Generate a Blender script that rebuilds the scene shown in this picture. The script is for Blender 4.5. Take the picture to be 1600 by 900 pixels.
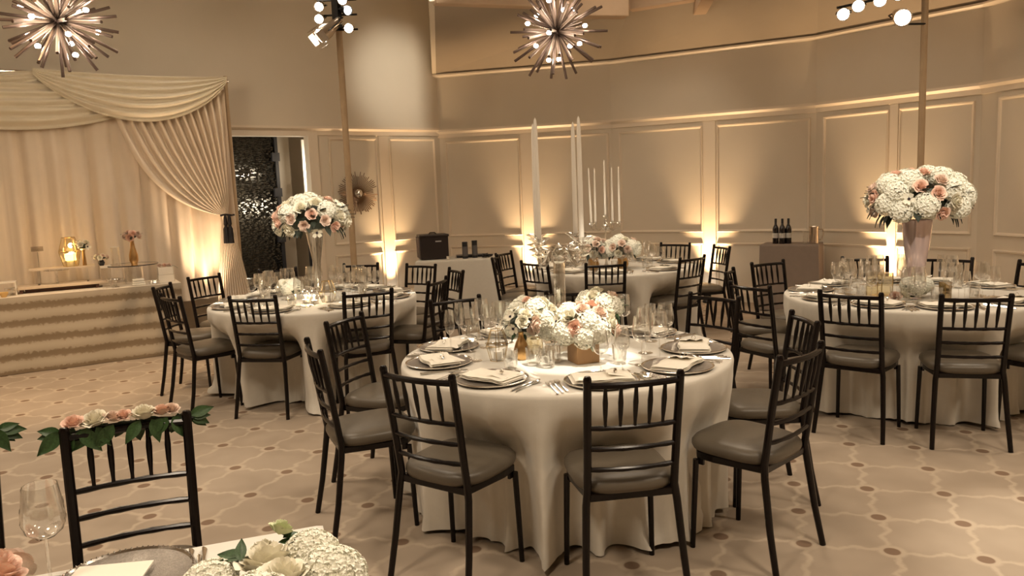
import bpy, bmesh, math, random
from math import sin, cos, pi, radians, sqrt, atan2
from mathutils import Vector, Matrix
random.seed(7)
for o in list(bpy.data.objects): bpy.data.objects.remove(o)
SC = bpy.context.scene
COL = SC.collection
# ------------------------------------------------------------------ camera
PITCH, ROLL, FPX, CAMZ = radians(7.29), radians(-2.25), 1209.0, 1.62
fw = Vector((0, cos(PITCH), -sin(PITCH))); up0 = Vector((0, sin(PITCH), cos(PITCH))); rx = Vector((1, 0, 0))
ca = cos(ROLL)*rx + sin(ROLL)*up0; cb = -sin(ROLL)*rx + cos(ROLL)*up0
cd = bpy.data.cameras.new('camera'); cam = bpy.data.objects.new('camera', cd); COL.objects.link(cam)
cd.sensor_width = 36; cd.lens = FPX/1600*36; cd.clip_end = 100; cd.clip_start = .05
M = Matrix((ca, cb, -fw)).transposed().to_4x4(); M.translation = Vector((0, 0, CAMZ)); cam.matrix_world = M
SC.camera = cam
# ------------------------------------------------------------------ world, exposure
w = bpy.data.worlds.new('world'); SC.world = w; w.use_nodes = True
w.node_tree.nodes['Background'].inputs[0].default_value = (1, .72, .45, 1)
w.node_tree.nodes['Background'].inputs[1].default_value = 0.05
SC.view_settings.view_transform = 'Standard'; SC.view_settings.look = 'None'
SC.view_settings.gamma = 1; SC.view_settings.use_curve_mapping = False
SC.view_settings.exposure = 1.38
SC.cycles.transparent_max_bounces = 40
SC.cycles.sample_clamp_indirect = 4.0
SC.cycles.caustics_reflective = False; SC.cycles.caustics_refractive = False
# ------------------------------------------------------------------ lights
WARM = (1, .74, .50); AMBER = (1, .66, .36); WHITE = (1, .90, .74); SOFT = (1, .82, .62)
def lamp(name, kind, loc, energy, color, target=None, **kw):
    d = bpy.data.lights.new(name, kind); d.energy = energy; d.color = color
    for k, v in kw.items(): setattr(d, k, v)
    o = bpy.data.objects.new(name, d); COL.objects.link(o); o.location = loc
    if target is not None:
        o.rotation_euler = (Vector(target)-Vector(loc)).to_track_quat('-Z', 'Y').to_euler()
    return o
# unseen overhead spots, added as general fill for the ballroom
FILL_E = 62
for i, (x, y) in enumerate([(-5, 3.8), (-2.2, 4.4), (1.2, 5.9), (4, 5.2), (-5.0, .4), (-1.8, .8), (1.6, 1.2), (4.2, 1.6), (-2.4, 8.3), (1.6, 8.6)]):
    lamp('fill_spot_lamp', 'SPOT', (x, y, 4.8), FILL_E*(.75 if y > 7 else 2.3 if y < 2 else 1.5 if y < 5.3 else 1.15), SOFT, (x, y, 0), spot_size=radians(150), spot_blend=1, shadow_soft_size=.35)
# narrow theatre beams on the table centres
def beam(loc, tgt, e, size, col=WHITE, blend=.35, soft=.03):
    lamp('beam_lamp', 'SPOT', loc, e, col, tgt, spot_size=radians(size), spot_blend=blend, shadow_soft_size=soft)
beam((-1.7, 8.8, 3.05), (.28, 3.80, .85), 800, 8)
beam((.9, 2.5, 4.7), (.31, 3.72, .9), 430, 9.5, blend=.3)
beam((-.2, 1.6, 4.6), (-1.64, 6.45, 1.4), 420, 13, blend=.6)
beam((1.4, 1.0, 4.6), (2.89, 5.47, 1.4), 330, 14, blend=.6)
beam((.2, 2.2, 4.6), (1.0, 8.05, 1.0), 230, 10, blend=.6)
beam((1.3, 5.2, 4.6), (-.5, 1.5, .9), 170, 14, blend=.6)
beam((-.6, 7.8, 4.7), (-1.48, 11.4, 3.2), 170, 27, blend=1, soft=.1)       # wall wash
beam((3.2, 6.5, 4.6), (2.35, 3.0, 0), 330, 15, blend=.7)                  # pool of light on the carpet
beam((-.8, 7.0, 4.6), (-1.75, 4.4, 0), 60, 12, blend=.8)
beam((-3.2, 4.4, 4.6), (-4.2, 7.0, 0.1), 220, 42, col=AMBER, blend=.9)
# ------------------------------------------------------------------ materials
def nt(name):
    m = bpy.data.materials.new(name); m.use_nodes = True
    return m, m.node_tree.nodes, m.node_tree.links
def pbr(name, col, rough=.6, metal=0, noise=0, nscale=20, bump=0, bscale=60, spec=.5, sheen=0, emit=None, estr=0, col2=None, coat=0, trans=0, ior=1.45):
    m, N, L = nt(name); b = N['Principled BSDF']
    b.inputs['Base Color'].default_value = (*col, 1); b.inputs['Roughness'].default_value = rough
    b.inputs['Metallic'].default_value = metal; b.inputs['Specular IOR Level'].default_value = spec
    b.inputs['Coat Weight'].default_value = coat; b.inputs['Sheen Weight'].default_value = sheen
    b.inputs['Transmission Weight'].default_value = trans; b.inputs['IOR'].default_value = ior
    if emit: b.inputs['Emission Color'].default_value = (*emit, 1); b.inputs['Emission Strength'].default_value = estr
    tc = N.new('ShaderNodeTexCoord')
    if noise or col2:
        n = N.new('ShaderNodeTexNoise'); n.inputs['Scale'].default_value = nscale; n.inputs['Detail'].default_value = 4
        r = N.new('ShaderNodeValToRGB'); c2 = col2 or tuple(c*(1-noise) for c in col)
        r.color_ramp.elements[0].position = .35; r.color_ramp.elements[1].position = .65
        r.color_ramp.elements[0].color = (*c2, 1); r.color_ramp.elements[1].color = (*col, 1)
        L.new(tc.outputs['Object'], n.inputs['Vector']); L.new(n.outputs['Fac'], r.inputs['Fac']); L.new(r.outputs['Color'], b.inputs['Base Color'])
    if bump:
        n2 = N.new('ShaderNodeTexNoise'); n2.inputs['Scale'].default_value = bscale; n2.inputs['Detail'].default_value = 3
        bp = N.new('ShaderNodeBump'); bp.inputs['Strength'].default_value = bump; bp.inputs['Distance'].default_value = .01
        L.new(tc.outputs['Object'], n2.inputs['Vector']); L.new(n2.outputs['Fac'], bp.inputs['Height']); L.new(bp.outputs['Normal'], b.inputs['Normal'])
    return m
def thin_glass(name, tint=(1, 1, 1), edge=.85, base=.06):
    m, N, L = nt(name); out = N['Material Output']; N.remove(N['Principled BSDF'])
    t = N.new('ShaderNodeBsdfTransparent'); t.inputs[0].default_value = (*tint, 1)
    g = N.new('ShaderNodeBsdfGlossy'); g.inputs['Roughness'].default_value = .04; g.inputs[0].default_value = (1, .98, .95, 1)
    lw = N.new('ShaderNodeLayerWeight'); lw.inputs[0].default_value = .5
    p = N.new('ShaderNodeMath'); p.operation = 'POWER'; p.inputs[1].default_value = 2.2
    a = N.new('ShaderNodeMath'); a.operation = 'MULTIPLY_ADD'; a.inputs[1].default_value = edge; a.inputs[2].default_value = base; a.use_clamp = True
    mx = N.new('ShaderNodeMixShader')
    L.new(lw.outputs['Facing'], p.inputs[0]); L.new(p.outputs[0], a.inputs[0]); L.new(a.outputs[0], mx.inputs[0])
    L.new(t.outputs[0], mx.inputs[1]); L.new(g.outputs[0], mx.inputs[2]); L.new(mx.outputs[0], out.inputs[0])
    return m
WALL = pbr('wall_paint', (.68, .60, .48), .55, noise=.04, nscale=1.5, bump=.03, bscale=120)
TRIM = pbr('trim_paint', (.74, .64, .51), .4)
CEIL = pbr('ceiling_paint', (.34, .28, .21), .8, noise=.05, nscale=2)
BEAMW = pbr('beam_paint', (.50, .36, .24), .7, noise=.08, nscale=4)
BLACK = pbr('black_lacquer', (.007, .004, .0035), .24, spec=.32, noise=.3, nscale=30)
SEAT = pbr('taupe_vinyl', (.120, .100, .074), .38, noise=.1, nscale=8, bump=.05, bscale=90, spec=.45)
LINEN = pbr('ivory_linen', (.70, .66, .58), .75, noise=.03, nscale=30, bump=.08, bscale=260, sheen=.2)
NAPK = pbr('napkin_cotton', (.88, .83, .72), .85, noise=.03, nscale=60, bump=.1, bscale=300)
DRAPE = pbr('curtain_chiffon', (.74, .62, .48), .8, noise=.03, nscale=6, sheen=.3)
SWAG = pbr('swag_chiffon', (.74, .66, .51), .75, noise=.03, nscale=6, sheen=.3)
GLASS = thin_glass('clear_glass', (.97, .97, .965), 1.0, .12)
GLASSD = thin_glass('dusky_glass', (.8, .77, .74), .6, .10)
CRYST = pbr('crystal', (.97, .96, .94), .02, trans=1, ior=1.5)
CRYT = thin_glass('crystal_facets', (.93, .93, .92), 1.0, .28)
SILV = pbr('silver', (.78, .74, .68), .18, 1)
CHROME = pbr('chrome', (.85, .82, .78), .06, 1)
GOLD = pbr('brushed_gold', (.62, .38, .16), .34, 1, noise=.15, nscale=20)
GOLDB = pbr('gold_paper', (.46, .27, .13), .5, 0, noise=.08, nscale=20)
BRASS = pbr('brass_frame', (.45, .32, .14), .3, 1)
ROD = pbr('smoked_nickel', (.13, .09, .07), .42, .8)
RAYM = pbr('antique_copper', (.17, .105, .065), .35, .9)
WAX = pbr('candle_wax', (.86, .80, .70), .5)
PETW = pbr('hydrangea_petal', (.92, .90, .78), .7, noise=.08, nscale=9)
CREAM = pbr('cream_petal', (.90, .85, .70), .6, noise=.08, nscale=14)
BLUSH = pbr('blush_petal', (.86, .54, .42), .6, nscale=10, col2=(.88, .68, .55))
PALEB = pbr('pale_blush_petal', (.86, .68, .56), .6, noise=.1, nscale=10)
DARKC = pbr('flower_eye', (.02, .012, .02), .8)
LEAF = pbr('leaf_green', (.045, .10, .03), .45, noise=.4, nscale=12)
LEAFD = pbr('dark_leaf', (.02, .03, .018), .5, noise=.3, nscale=12)
LEAFS = pbr('silver_leaf', (.22, .25, .17), .7)
SPROUTP = pbr('pale_green_petal', (.74, .78, .50), .6, noise=.15, nscale=20)
SPROUT = pbr('sprout_green', (.30, .38, .12), .5, noise=.2, nscale=20)
LENS = pbr('lit_lens', (1, 1, 1), .3, emit=(1, .93, .82), estr=9)
BULB = pbr('lit_bulb', (1, 1, 1), .3, emit=(1, .86, .72), estr=42)
FLAME = pbr('flame', (1, .8, .4), .5, emit=(1, .62, .18), estr=14)
CANM = pbr('can_black', (.015, .014, .014), .4, .3)
CANS = pbr('can_polished', (.62, .54, .45), .22, 1)
POLEM = pbr('beige_paint', (.46, .33, .20), .6, noise=.08, nscale=12)
BINM = pbr('black_leather', (.022, .014, .012), .45, bump=.1, bscale=120)
BINS = pbr('pleated_grey', (.13, .10, .085), .5)
PLAST = pbr('dark_plastic', (.02, .019, .022), .35)
GREYP = pbr('grey_mesh', (.13, .12, .12), .5, .3)
LABELM = pbr('silver_label', (.6, .58, .55), .35, .4)
WHITEB = pbr('white_card', (.82, .74, .62), .6)
SLABM = pbr('pale_marble', (.72, .58, .42), .35, noise=.12, nscale=9)
DBROWN = pbr('walnut', (.10, .045, .03), .5, noise=.2, nscale=15)
GREYC = pbr('grey_tablecloth', (.24, .19, .155), .8, noise=.05, nscale=20, bump=.08, bscale=200)
TASS = pbr('black_silk', (.008, .006, .008), .6)
BOTTLE = pbr('dark_bottle', (.012, .008, .008), .12, coat=.3)
PEWT = pbr('pewter', (.70, .60, .50), .22, 1)
CHARG = pbr('mercury_glass', (.34, .30, .26), .3, .6, noise=.25, nscale=160, bump=.25, bscale=400)
PORC = pbr('ivory_porcelain', (.80, .75, .66), .2)
MIRR = pbr('mirror_gold', (.60, .47, .30), .12, 1)
IRID = pbr('iridescent_glass', (.66, .52, .50), .14, .55, coat=.5)
TERRG = thin_glass('lantern_glass', (.92, .86, .70), .6, .09)
FOOD = pbr('ochre_wax', (.65, .42, .16), .6)
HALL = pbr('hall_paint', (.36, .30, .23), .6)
STRIPW = pbr('gap_glow_white', (.85, .80, .70), .6)  # white for the panel that imitates a bright door gap
# carpet: pale wavy trellis with small brown dots at the crossings
def carpet():
    m, N, L = nt('trellis_carpet'); b = N['Principled BSDF']; b.inputs['Roughness'].default_value = .95; b.inputs['Specular IOR Level'].default_value = .1
    def mth(op, a, c=None, cl=False):
        n = N.new('ShaderNodeMath'); n.operation = op; n.use_clamp = cl
        for i, v in enumerate((a, c)):
            if v is None: continue
            if isinstance(v, (int, float)): n.inputs[i].default_value = v
            else: L.new(v, n.inputs[i])
        return n.outputs[0]
    tc = N.new('ShaderNodeTexCoord'); mp = N.new('ShaderNodeMapping'); mp.vector_type = 'TEXTURE'
    mp.inputs['Location'].default_value = (1.60, 3.17, 0); mp.inputs['Rotation'].default_value = (0, 0, radians(-16.8)); mp.inputs['Scale'].default_value = (.3585, .3585, 1)
    L.new(tc.outputs['Object'], mp.inputs['Vector'])
    sp = N.new('ShaderNodeSeparateXYZ'); L.new(mp.outputs[0], sp.inputs[0]); x, y = sp.outputs[0], sp.outputs[1]
    nz = N.new('ShaderNodeTexNoise'); nz.inputs['Scale'].default_value = 18; nz.inputs['Detail'].default_value = 4; L.new(tc.outputs['Object'], nz.inputs['Vector'])
    nn = mth('MULTIPLY', mth('SUBTRACT', nz.outputs['Fac'], .5), .16)
    def line(p, q):     # distance to wavy line p = integer, waving with q
        wv = mth('MULTIPLY', mth('SINE', mth('MULTIPLY', q, 2*pi)), .04)
        wv = mth('ADD', wv, mth('MULTIPLY', mth('SINE', mth('MULTIPLY', q, 6*pi)), .026))
        v = mth('ADD', mth('ADD', p, wv), nn)
        return mth('ABSOLUTE', mth('SUBTRACT', mth('FRACT', mth('ADD', v, .5)), .5))
    d = mth('MINIMUM', line(x, y), line(y, x))
    fx = mth('SUBTRACT', mth('FRACT', mth('ADD', x, .5)), .5); fy = mth('SUBTRACT', mth('FRACT', mth('ADD', y, .5)), .5)
    rr = mth('SQRT', mth('ADD', mth('MULTIPLY', fx, fx), mth('MULTIPLY', fy, fy)))
    def ramp(v, a, c, ca_, cb_):
        r = N.new('ShaderNodeMapRange'); r.inputs[1].default_value = a; r.inputs[2].default_value = c; L.new(v, r.inputs[0]); return r.outputs[0]
    lf = ramp(d, .015, .055, 0, 1); hf = ramp(rr, .14, .19, 0, 1); dot = ramp(rr, .085, .105, 0, 1)
    big = N.new('ShaderNodeTexNoise'); big.inputs['Scale'].default_value = 3; L.new(tc.outputs['Object'], big.inputs['Vector'])
    base = N.new('ShaderNodeValToRGB'); base.color_ramp.elements[0].color = (.335, .27, .205, 1); base.color_ramp.elements[1].color = (.40, .325, .25, 1)
    base.color_ramp.elements[0].position = .3; base.color_ramp.elements[1].position = .7; L.new(big.outputs['Fac'], base.inputs[0])
    def mix(f, A, B):
        n = N.new('ShaderNodeMix'); n.data_type = 'RGBA'; L.new(f, n.inputs[0])
        for i, v in ((6, A), (7, B)):
            if isinstance(v, tuple): n.inputs[i].default_value = v
            else: L.new(v, n.inputs[i])
        return n.outputs[2]
    pale = (.46, .375, .285, 1)
    c = mix(mth('MINIMUM', lf, hf), pale, base.outputs[0]); c = mix(dot, (.215, .145, .10, 1), c)
    L.new(c, b.inputs['Base Color'])
    f = N.new('ShaderNodeTexNoise'); f.inputs['Scale'].default_value = 500; L.new(tc.outputs['Object'], f.inputs['Vector'])
    bp = N.new('ShaderNodeBump'); bp.inputs['Strength'].default_value = .25; bp.inputs['Distance'].default_value = .004; L.new(f.outputs['Fac'], bp.inputs['Height']); L.new(bp.outputs[0], b.inputs['Normal'])
    return m
CARPET = carpet()
def stripes():
    m, N, L = nt('petal_stripe_fabric'); b = N['Principled BSDF']; b.inputs['Roughness'].default_value = .8
    tc = N.new('ShaderNodeTexCoord'); sp = N.new('ShaderNodeSeparateXYZ'); L.new(tc.outputs['Object'], sp.inputs[0])
    n = N.new('ShaderNodeTexNoise'); n.inputs['Scale'].default_value = 30; n.inputs['Detail'].default_value = 8; L.new(tc.outputs['Object'], n.inputs['Vector'])
    a = N.new('ShaderNodeMath'); a.operation = 'MULTIPLY_ADD'; a.inputs[1].default_value = .07; L.new(n.outputs['Fac'], a.inputs[0]); L.new(sp.outputs[2], a.inputs[2])
    s = N.new('ShaderNodeMath'); s.operation = 'MULTIPLY'; s.inputs[1].default_value = 2*pi/.165; L.new(a.outputs[0], s.inputs[0])
    q = N.new('ShaderNodeMath'); q.operation = 'SINE'; L.new(s.outputs[0], q.inputs[0])
    r = N.new('ShaderNodeValToRGB'); r.color_ramp.elements[0].position = .0; r.color_ramp.elements[1].position = .55
    r.color_ramp.elements[0].color = (.36, .305, .23, 1); r.color_ramp.elements[1].color = (.225, .17, .11, 1); L.new(q.outputs[0], r.inputs[0]); L.new(r.outputs[0], b.inputs['Base Color'])
    return m
STRIPE = stripes()
def embossed():
    m, N, L = nt('embossed_dark_metal'); b = N['Principled BSDF']; b.inputs['Base Color'].default_value = (.085, .078, .065, 1); b.inputs['Metallic'].default_value = .9; b.inputs['Roughness'].default_value = .16
    tc = N.new('ShaderNodeTexCoord'); mp = N.new('ShaderNodeMapping'); mp.inputs['Scale'].default_value = (15, 15, 36); L.new(tc.outputs['Object'], mp.inputs[0])
    v = N.new('ShaderNodeTexVoronoi'); v.distance = 'CHEBYCHEV'; v.inputs['Scale'].default_value = 1; L.new(mp.outputs[0], v.inputs['Vector'])
    bp = N.new('ShaderNodeBump'); bp.inputs['Strength'].default_value = 1; bp.inputs['Distance'].default_value = .05; L.new(v.outputs['Distance'], bp.inputs['Height']); L.new(bp.outputs[0], b.inputs['Normal'])
    return m
EMB = embossed()
# ------------------------------------------------------------------ mesh helpers
class MB:
    def __init__(s): s.v = []; s.f = []
    def box(s, c, d, rz=0, M=None):
        R_ = Matrix.Rotation(rz, 3, 'Z'); i = len(s.v)
        for z in (-1, 1):
            for y in (-1, 1):
                for x in (-1, 1):
                    p = R_ @ Vector((x*d[0]/2, y*d[1]/2, z*d[2]/2)) + Vector(c)
                    s.v.append(M @ p if M else p)
        for q in ((0, 2, 3, 1), (4, 5, 7, 6), (0, 1, 5, 4), (2, 6, 7, 3), (0, 4, 6, 2), (1, 3, 7, 5)): s.f.append([i+k for k in q])
        return s
    def tube(s, pts, r, n=8, cap=True, flat=1):
        pts = [Vector(p) for p in pts]; rs = r if isinstance(r, (list, tuple)) else [r]*len(pts); i0 = len(s.v); a = None
        for k, p in enumerate(pts):
            t = (pts[min(k+1, len(pts)-1)]-pts[max(k-1, 0)]).normalized()
            if a is None: a = t.orthogonal().normalized() if abs(t.z) < .95 else Vector((1, 0, 0))
            a = (a - t*a.dot(t)).normalized(); b = t.cross(a)
            for j in range(n):
                th = 2*pi*j/n+pi/n; s.v.append(p+rs[k]*(a*cos(th)+b*sin(th)*flat))
        for k in range(len(pts)-1):
            for j in range(n):
                s.f.append([i0+k*n+j, i0+k*n+(j+1) % n, i0+(k+1)*n+(j+1) % n, i0+(k+1)*n+j])
        if cap: s.f.append([i0+j for j in range(n)][::-1]); s.f.append([i0+(len(pts)-1)*n+j for j in range(n)])
        return s
    def lathe(s, prof, c=(0, 0, 0), n=20, star=0, ns=8, capb=False, capt=False):
        i0 = len(s.v)
        for (r, z) in prof:
            for j in range(n):
                th = 2*pi*j/n; rr = r*(1+star*cos(ns*th)); s.v.append(Vector((c[0]+rr*cos(th), c[1]+rr*sin(th), c[2]+z)))
        for k in range(len(prof)-1):
            for j in range(n): s.f.append([i0+k*n+j, i0+k*n+(j+1) % n, i0+(k+1)*n+(j+1) % n, i0+(k+1)*n+j])
        if capb: s.f.append([i0+j for j in range(n)][::-1])
        if capt: s.f.append([i0+(len(prof)-1)*n+j for j in range(n)])
        return s
    def grid(s, fn, nu, nv):
        i0 = len(s.v)
        for a in range(nu+1):
            for b in range(nv+1): s.v.append(Vector(fn(a/nu, b/nv)))
        for a in range(nu):
            for b in range(nv): s.f.append([i0+a*(nv+1)+b, i0+(a+1)*(nv+1)+b, i0+(a+1)*(nv+1)+b+1, i0+a*(nv+1)+b+1])
        return s
    def poly(s, pts, z0, z1):
        i = len(s.v); n = len(pts)
        for z in (z0, z1):
            for p in pts: s.v.append(Vector((p[0], p[1], z)))
        for k in range(n): s.f.append([i+k, i+(k+1) % n, i+n+(k+1) % n, i+n+k])
        s.f.append([i+k for k in range(n)][::-1]); s.f.append([i+n+k for k in range(n)])
        return s
    def mesh(s, name, mat, smooth=True, bevel=0, sharp=35):
        m = bpy.data.meshes.new(name); bm = bmesh.new(); vs = [bm.verts.new(v) for v in s.v]
        for f in s.f:
            try: bm.faces.new([vs[k] for k in f])
            except ValueError: pass
        bmesh.ops.recalc_face_normals(bm, faces=bm.faces)
        if bevel: bmesh.ops.bevel(bm, geom=[e for e in bm.edges if e.calc_face_angle(0) > .6], offset=bevel, segments=2, affect='EDGES', profile=.6)
        for f in bm.faces: f.smooth = smooth
        if smooth:
            for e in bm.edges:
                if len(e.link_faces) == 2 and e.calc_face_angle(0) > radians(sharp): e.smooth = False
        bm.to_mesh(m); bm.free(); m.materials.append(mat); return m
    def build(s, name, mat, parent=None, smooth=True, bevel=0, sharp=35):
        return link(name, s.mesh(name, mat, smooth, bevel, sharp), parent)
def link(name, data, parent=None, loc=None, rot=None, scale=None):
    o = bpy.data.objects.new(name, data); COL.objects.link(o)
    if parent: o.parent = parent
    if loc is not None: o.location = loc
    if rot is not None: o.rotation_euler = rot
    if scale is not None: o.scale = scale if not isinstance(scale, (int, float)) else (scale,)*3
    return o
def tag(o, label, cat, group=None):
    o['label'] = label; o['category'] = cat
    if group: o['group'] = group
    return o
def struct(o): o['kind'] = 'structure'; return o
def thing(name, label, cat, loc=(0, 0, 0), rz=0, group=None):
    o = link(name, None, None, loc, (0, 0, rz)); o.empty_display_size = .05
    return tag(o, label, cat, group)
def dup(root, loc, rz, label, group=None, rot=None):
    r = root.copy(); COL.objects.link(r); r.location = loc; r.rotation_euler = rot if rot is not None else (0, 0, rz); r['label'] = label
    if group: r['group'] = group
    for ch in root.children:
        c = ch.copy(); COL.objects.link(c); c.parent = r
        for g in ch.children:
            d = g.copy(); COL.objects.link(d); d.parent = c
    return r
# ------------------------------------------------------------------ the setting
V2 = lambda p: Vector((p[0], p[1], 0))
A0, C0 = V2((-3.62, 9.93)), V2((-1.0, 11.78)); C1, C2, C3, C4 = V2((1.49, 11.13)), V2((3.87, 9.81)), V2((5.01, 8.29)), V2((5.55, 6.2))
fl = MB().box((-1.5, 4.2, -.05), (15, 18, .1)); struct(fl.build('floor', CARPET, smooth=False))
struct(MB().box((-1.5, 4.2, 5.0), (15, 18, .1)).build('ceiling', CEIL, smooth=False))
def frame(P, Q):
    u = (Q-P).normalized(); n = Vector((u.y, -u.x, 0))    # n towards the room
    def at(s, off, z): return P+u*s+n*off+Vector((0, 0, z))
    return u, n, at, (Q-P).length
def slab(mb, at, s0, s1, z0, z1, o0, o1):
    i = len(mb.v)
    for z in (z0, z1):
        for s, o in ((s0, o0), (s1, o0), (s1, o1), (s0, o1)): mb.v.append(at(s, o, z))
    for q in ((0, 1, 2, 3), (4, 5, 6, 7), (0, 1, 5, 4), (1, 2, 6, 5), (2, 3, 7, 6), (3, 0, 4, 7)): mb.f.append([i+k for k in q])
def moulding(at, s0, s1, z0, z1, parent, wd=.028, pr=.022, base=.0):
    mb = MB(); ring = []
    for ins, of in ((-wd, 0), (-wd*.7, pr), (-wd*.2, pr*.8), (0, pr*.25), (wd*.3, 0)):
        a = [at(s0+ins, base+of, z0+ins), at(s1-ins, base+of, z0+ins), at(s1-ins, base+of, z1-ins), at(s0+ins, base+of, z1-ins)]
        ring.append(len(mb.v)); mb.v += a
    for k in range(len(ring)-1):
        for j in range(4): mb.f.append([ring[k]+j, ring[k]+(j+1) % 4, ring[k+1]+(j+1) % 4, ring[k+1]+j])
    return mb.build('panel_moulding', TRIM, parent, smooth=False)
def rail(name, at, s0, s1, z, parent, prof):
    mb = MB(); i = 0
    for s in (s0, s1):
        for of, dz in prof: mb.v.append(at(s, of, z+dz))
    n = len(prof)
    for k in range(n-1): mb.f.append([k, k+1, n+k+1, n+k])
    mb.f.append(list(range(n))); mb.f.append(list(range(n, 2*n)))
    return mb.build(name, TRIM, parent, smooth=False)
CAP = [(0, -.09), (.018, -.085), (.02, -.03), (.06, 0), (.06, .03), (0, .035)]
CHR = [(0, -.03), (.02, -.025), (.035, 0), (.03, .015), (0, .02)]
BAS = [(0, 0), (.025, 0), (.025, .12), (.012, .145), (0, .15)]
COR = [(0, -.05), (.02, -.045), (.05, -.02), (.05, .0), (0, .01)]
def dress(at, wall, s0, s1, panels, pil, ptop=2.33, cap=2.5, cornice=None, low=True):
    rail('cap_rail', at, s0, s1, cap, wall, CAP)
    for a, b in panels:
        moulding(at, a, b, .965, ptop, wall)
        if low: moulding(at, a, b, .2, .765, wall)
    rail('baseboard', at, s0, s1, 0, wall, BAS)
    if cornice: rail('cornice', at, s0, s1, cornice, wall, COR)
    for a, b in pil:
        mb = MB(); slab(mb, at, a, b, 0, cap-.09, 0, .016); mb.build('pilaster', TRIM, wall, smooth=False)
# left wall with the doorway
uL, nL, atL, lL = frame(A0, C0)
mb = MB()
slab(mb, atL, -6.0, .08, 0, 4.96, 0, -.14); slab(mb, atL, 1.16, lL, 0, 4.96, 0, -.14); slab(mb, atL, .08, 1.16, 2.43, 4.96, 0, -.14)
wl = struct(mb.build('wall_left', WALL, smooth=False))
dress(atL, wl, 1.30, lL, [(1.475, 2.146), (2.39, 3.095)], [(2.20, 2.345)], ptop=2.38, cap=2.53, low=True)
rail('cap_rail', atL, -6, 1.30, 2.53, wl, CAP)
mb = MB(); slab(mb, atL, 1.16, 1.29, 0, 2.47, 0, .03); slab(mb, atL, -.05, .08, 0, 2.47, 0, .03); slab(mb, atL, .08, 1.16, 2.43, 2.50, 0, .03)
mb.build('door_casing', TRIM, wl, smooth=False)
def facet(name, P, Q, panels, pil, ext=0):
    u, n, at, l = frame(P, Q); mb = MB(); slab(mb, at, -ext, l, 0, 3.40, 0, -.1); w_ = struct(mb.build(name, WALL, smooth=False))
    dress(at, w_, -ext, l, panels, pil, cornice=3.34); return at, l
at1, l1 = facet('wall_back', C0, C1, [(.115, 1.21), (1.485, 2.51)], [(1.25, 1.445)], ext=1.2)
at2, l2 = facet('wall_back_right', C1, C2, [(.14, 1.27), (1.51, 2.63)], [(1.31, 1.47)])
at3, l3 = facet('wall_right_back', C2, C3, [(.126, .90), (1.06, 1.815)], [(.935, 1.03)])
at4, l4 = facet('wall_right', C3, C4, [(.243, .95), (1.2, 1.95)], [(.99, 1.16)])
mb = MB(); mb.poly([(5.55, 6.2), (5.65, 6.2), (5.9, -4.3), (5.8, -4.3)], 0, 4.96); struct(mb.build('wall_right_side', WALL, smooth=False))
mb = MB(); mb.box((-1.5, -4.35, 2.48), (15, .1, 4.96)); struct(mb.build('wall_rear', WALL, smooth=False))
e = atL(-6, 0, 0); mb = MB(); mb.poly([(e.x, e.y), (e.x-.1, e.y), (-8.7, -4.3), (-8.6, -4.3)], 0, 4.96); struct(mb.build('wall_left_side', WALL, smooth=False))
# sloped ceiling above the faceted wall and its beams
Cm = C0-(C1-C0).normalized()*1.2
outer = [Cm, C0, C1, C2, C3, C4]; inner = [V2((-1.9, 9.6)), V2((-.77, 9.35)), V2((1.62, 10.1)), V2((3.55, 8.95)), V2((4.35, 7.9)), V2((4.75, 6.1))]
for i in range(1, 5):
    mb = MB(); a, b, c, d = outer[i], outer[i+1], inner[i+1], inner[i]
    def P_(p, z): return Vector((p.x, p.y, z))
    mb.v += [P_(a, 3.34), P_(b, 3.34), P_(c, 3.82), P_(d, 3.82), P_(a, 3.42), P_(b, 3.42), P_(c, 3.9), P_(d, 3.9)]
    mb.f += [[0, 1, 2, 3], [4, 5, 6, 7], [0, 1, 5, 4], [2, 3, 7, 6], [1, 2, 6, 5], [0, 3, 7, 4]]
    mb.build('ceiling' if i == 0 else 'ceiling', CEIL, smooth=False)['kind'] = 'structure'
def bm_(name, p, q, wdt, z0, z1, m=BEAMW):
    d = (q-p).normalized(); n = Vector((-d.y, d.x, 0))*wdt/2; mb = MB()
    mb.poly([p-n, q-n, q+n, p+n], z0, z1); return struct(mb.build(name, m, smooth=False, bevel=.015))
for i in range(1, 5):
    a, b = inner[i], inner[i+1]
    bm_('trim_%d' % (i+1), a, b, .16, 3.78, 4.15)
bm_('trim_6', V2((.55, 9.55)), V2((1.52, 9.75)), .2, 3.63, 3.9); bm_('trim_7', V2((2.45, 9.9)), V2((2.2, 8.0)), .16, 3.66, 4.0)
mb = MB(); mb.poly([p[:2] for p in (inner[1], inner[2], inner[3], inner[4], inner[5])] + [(5.6, 6.1), (5.6, 12), (-1.02, 12.3)], 4.15, 4.2)
struct(mb.build('ceiling', CEIL, smooth=False))
_g = (C0-inner[1]).normalized(); _n = Vector((-_g.y, _g.x, 0))*.03
mb = MB(); q_ = [inner[1], C0]
for o_ in (_n*0, _n*2): mb.v += [inner[1]+o_+Vector((0, 0, 3.82)), C0+o_+Vector((0, 0, 3.34)), C0+o_+Vector((0, 0, 4.96)), inner[1]+o_+Vector((0, 0, 4.96))]
mb.f += [[0, 1, 2, 3], [4, 5, 6, 7], [0, 1, 5, 4], [3, 2, 6, 7], [0, 3, 7, 4], [1, 2, 6, 5]]; struct(mb.build('wall_gable', WALL, smooth=False))
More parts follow.
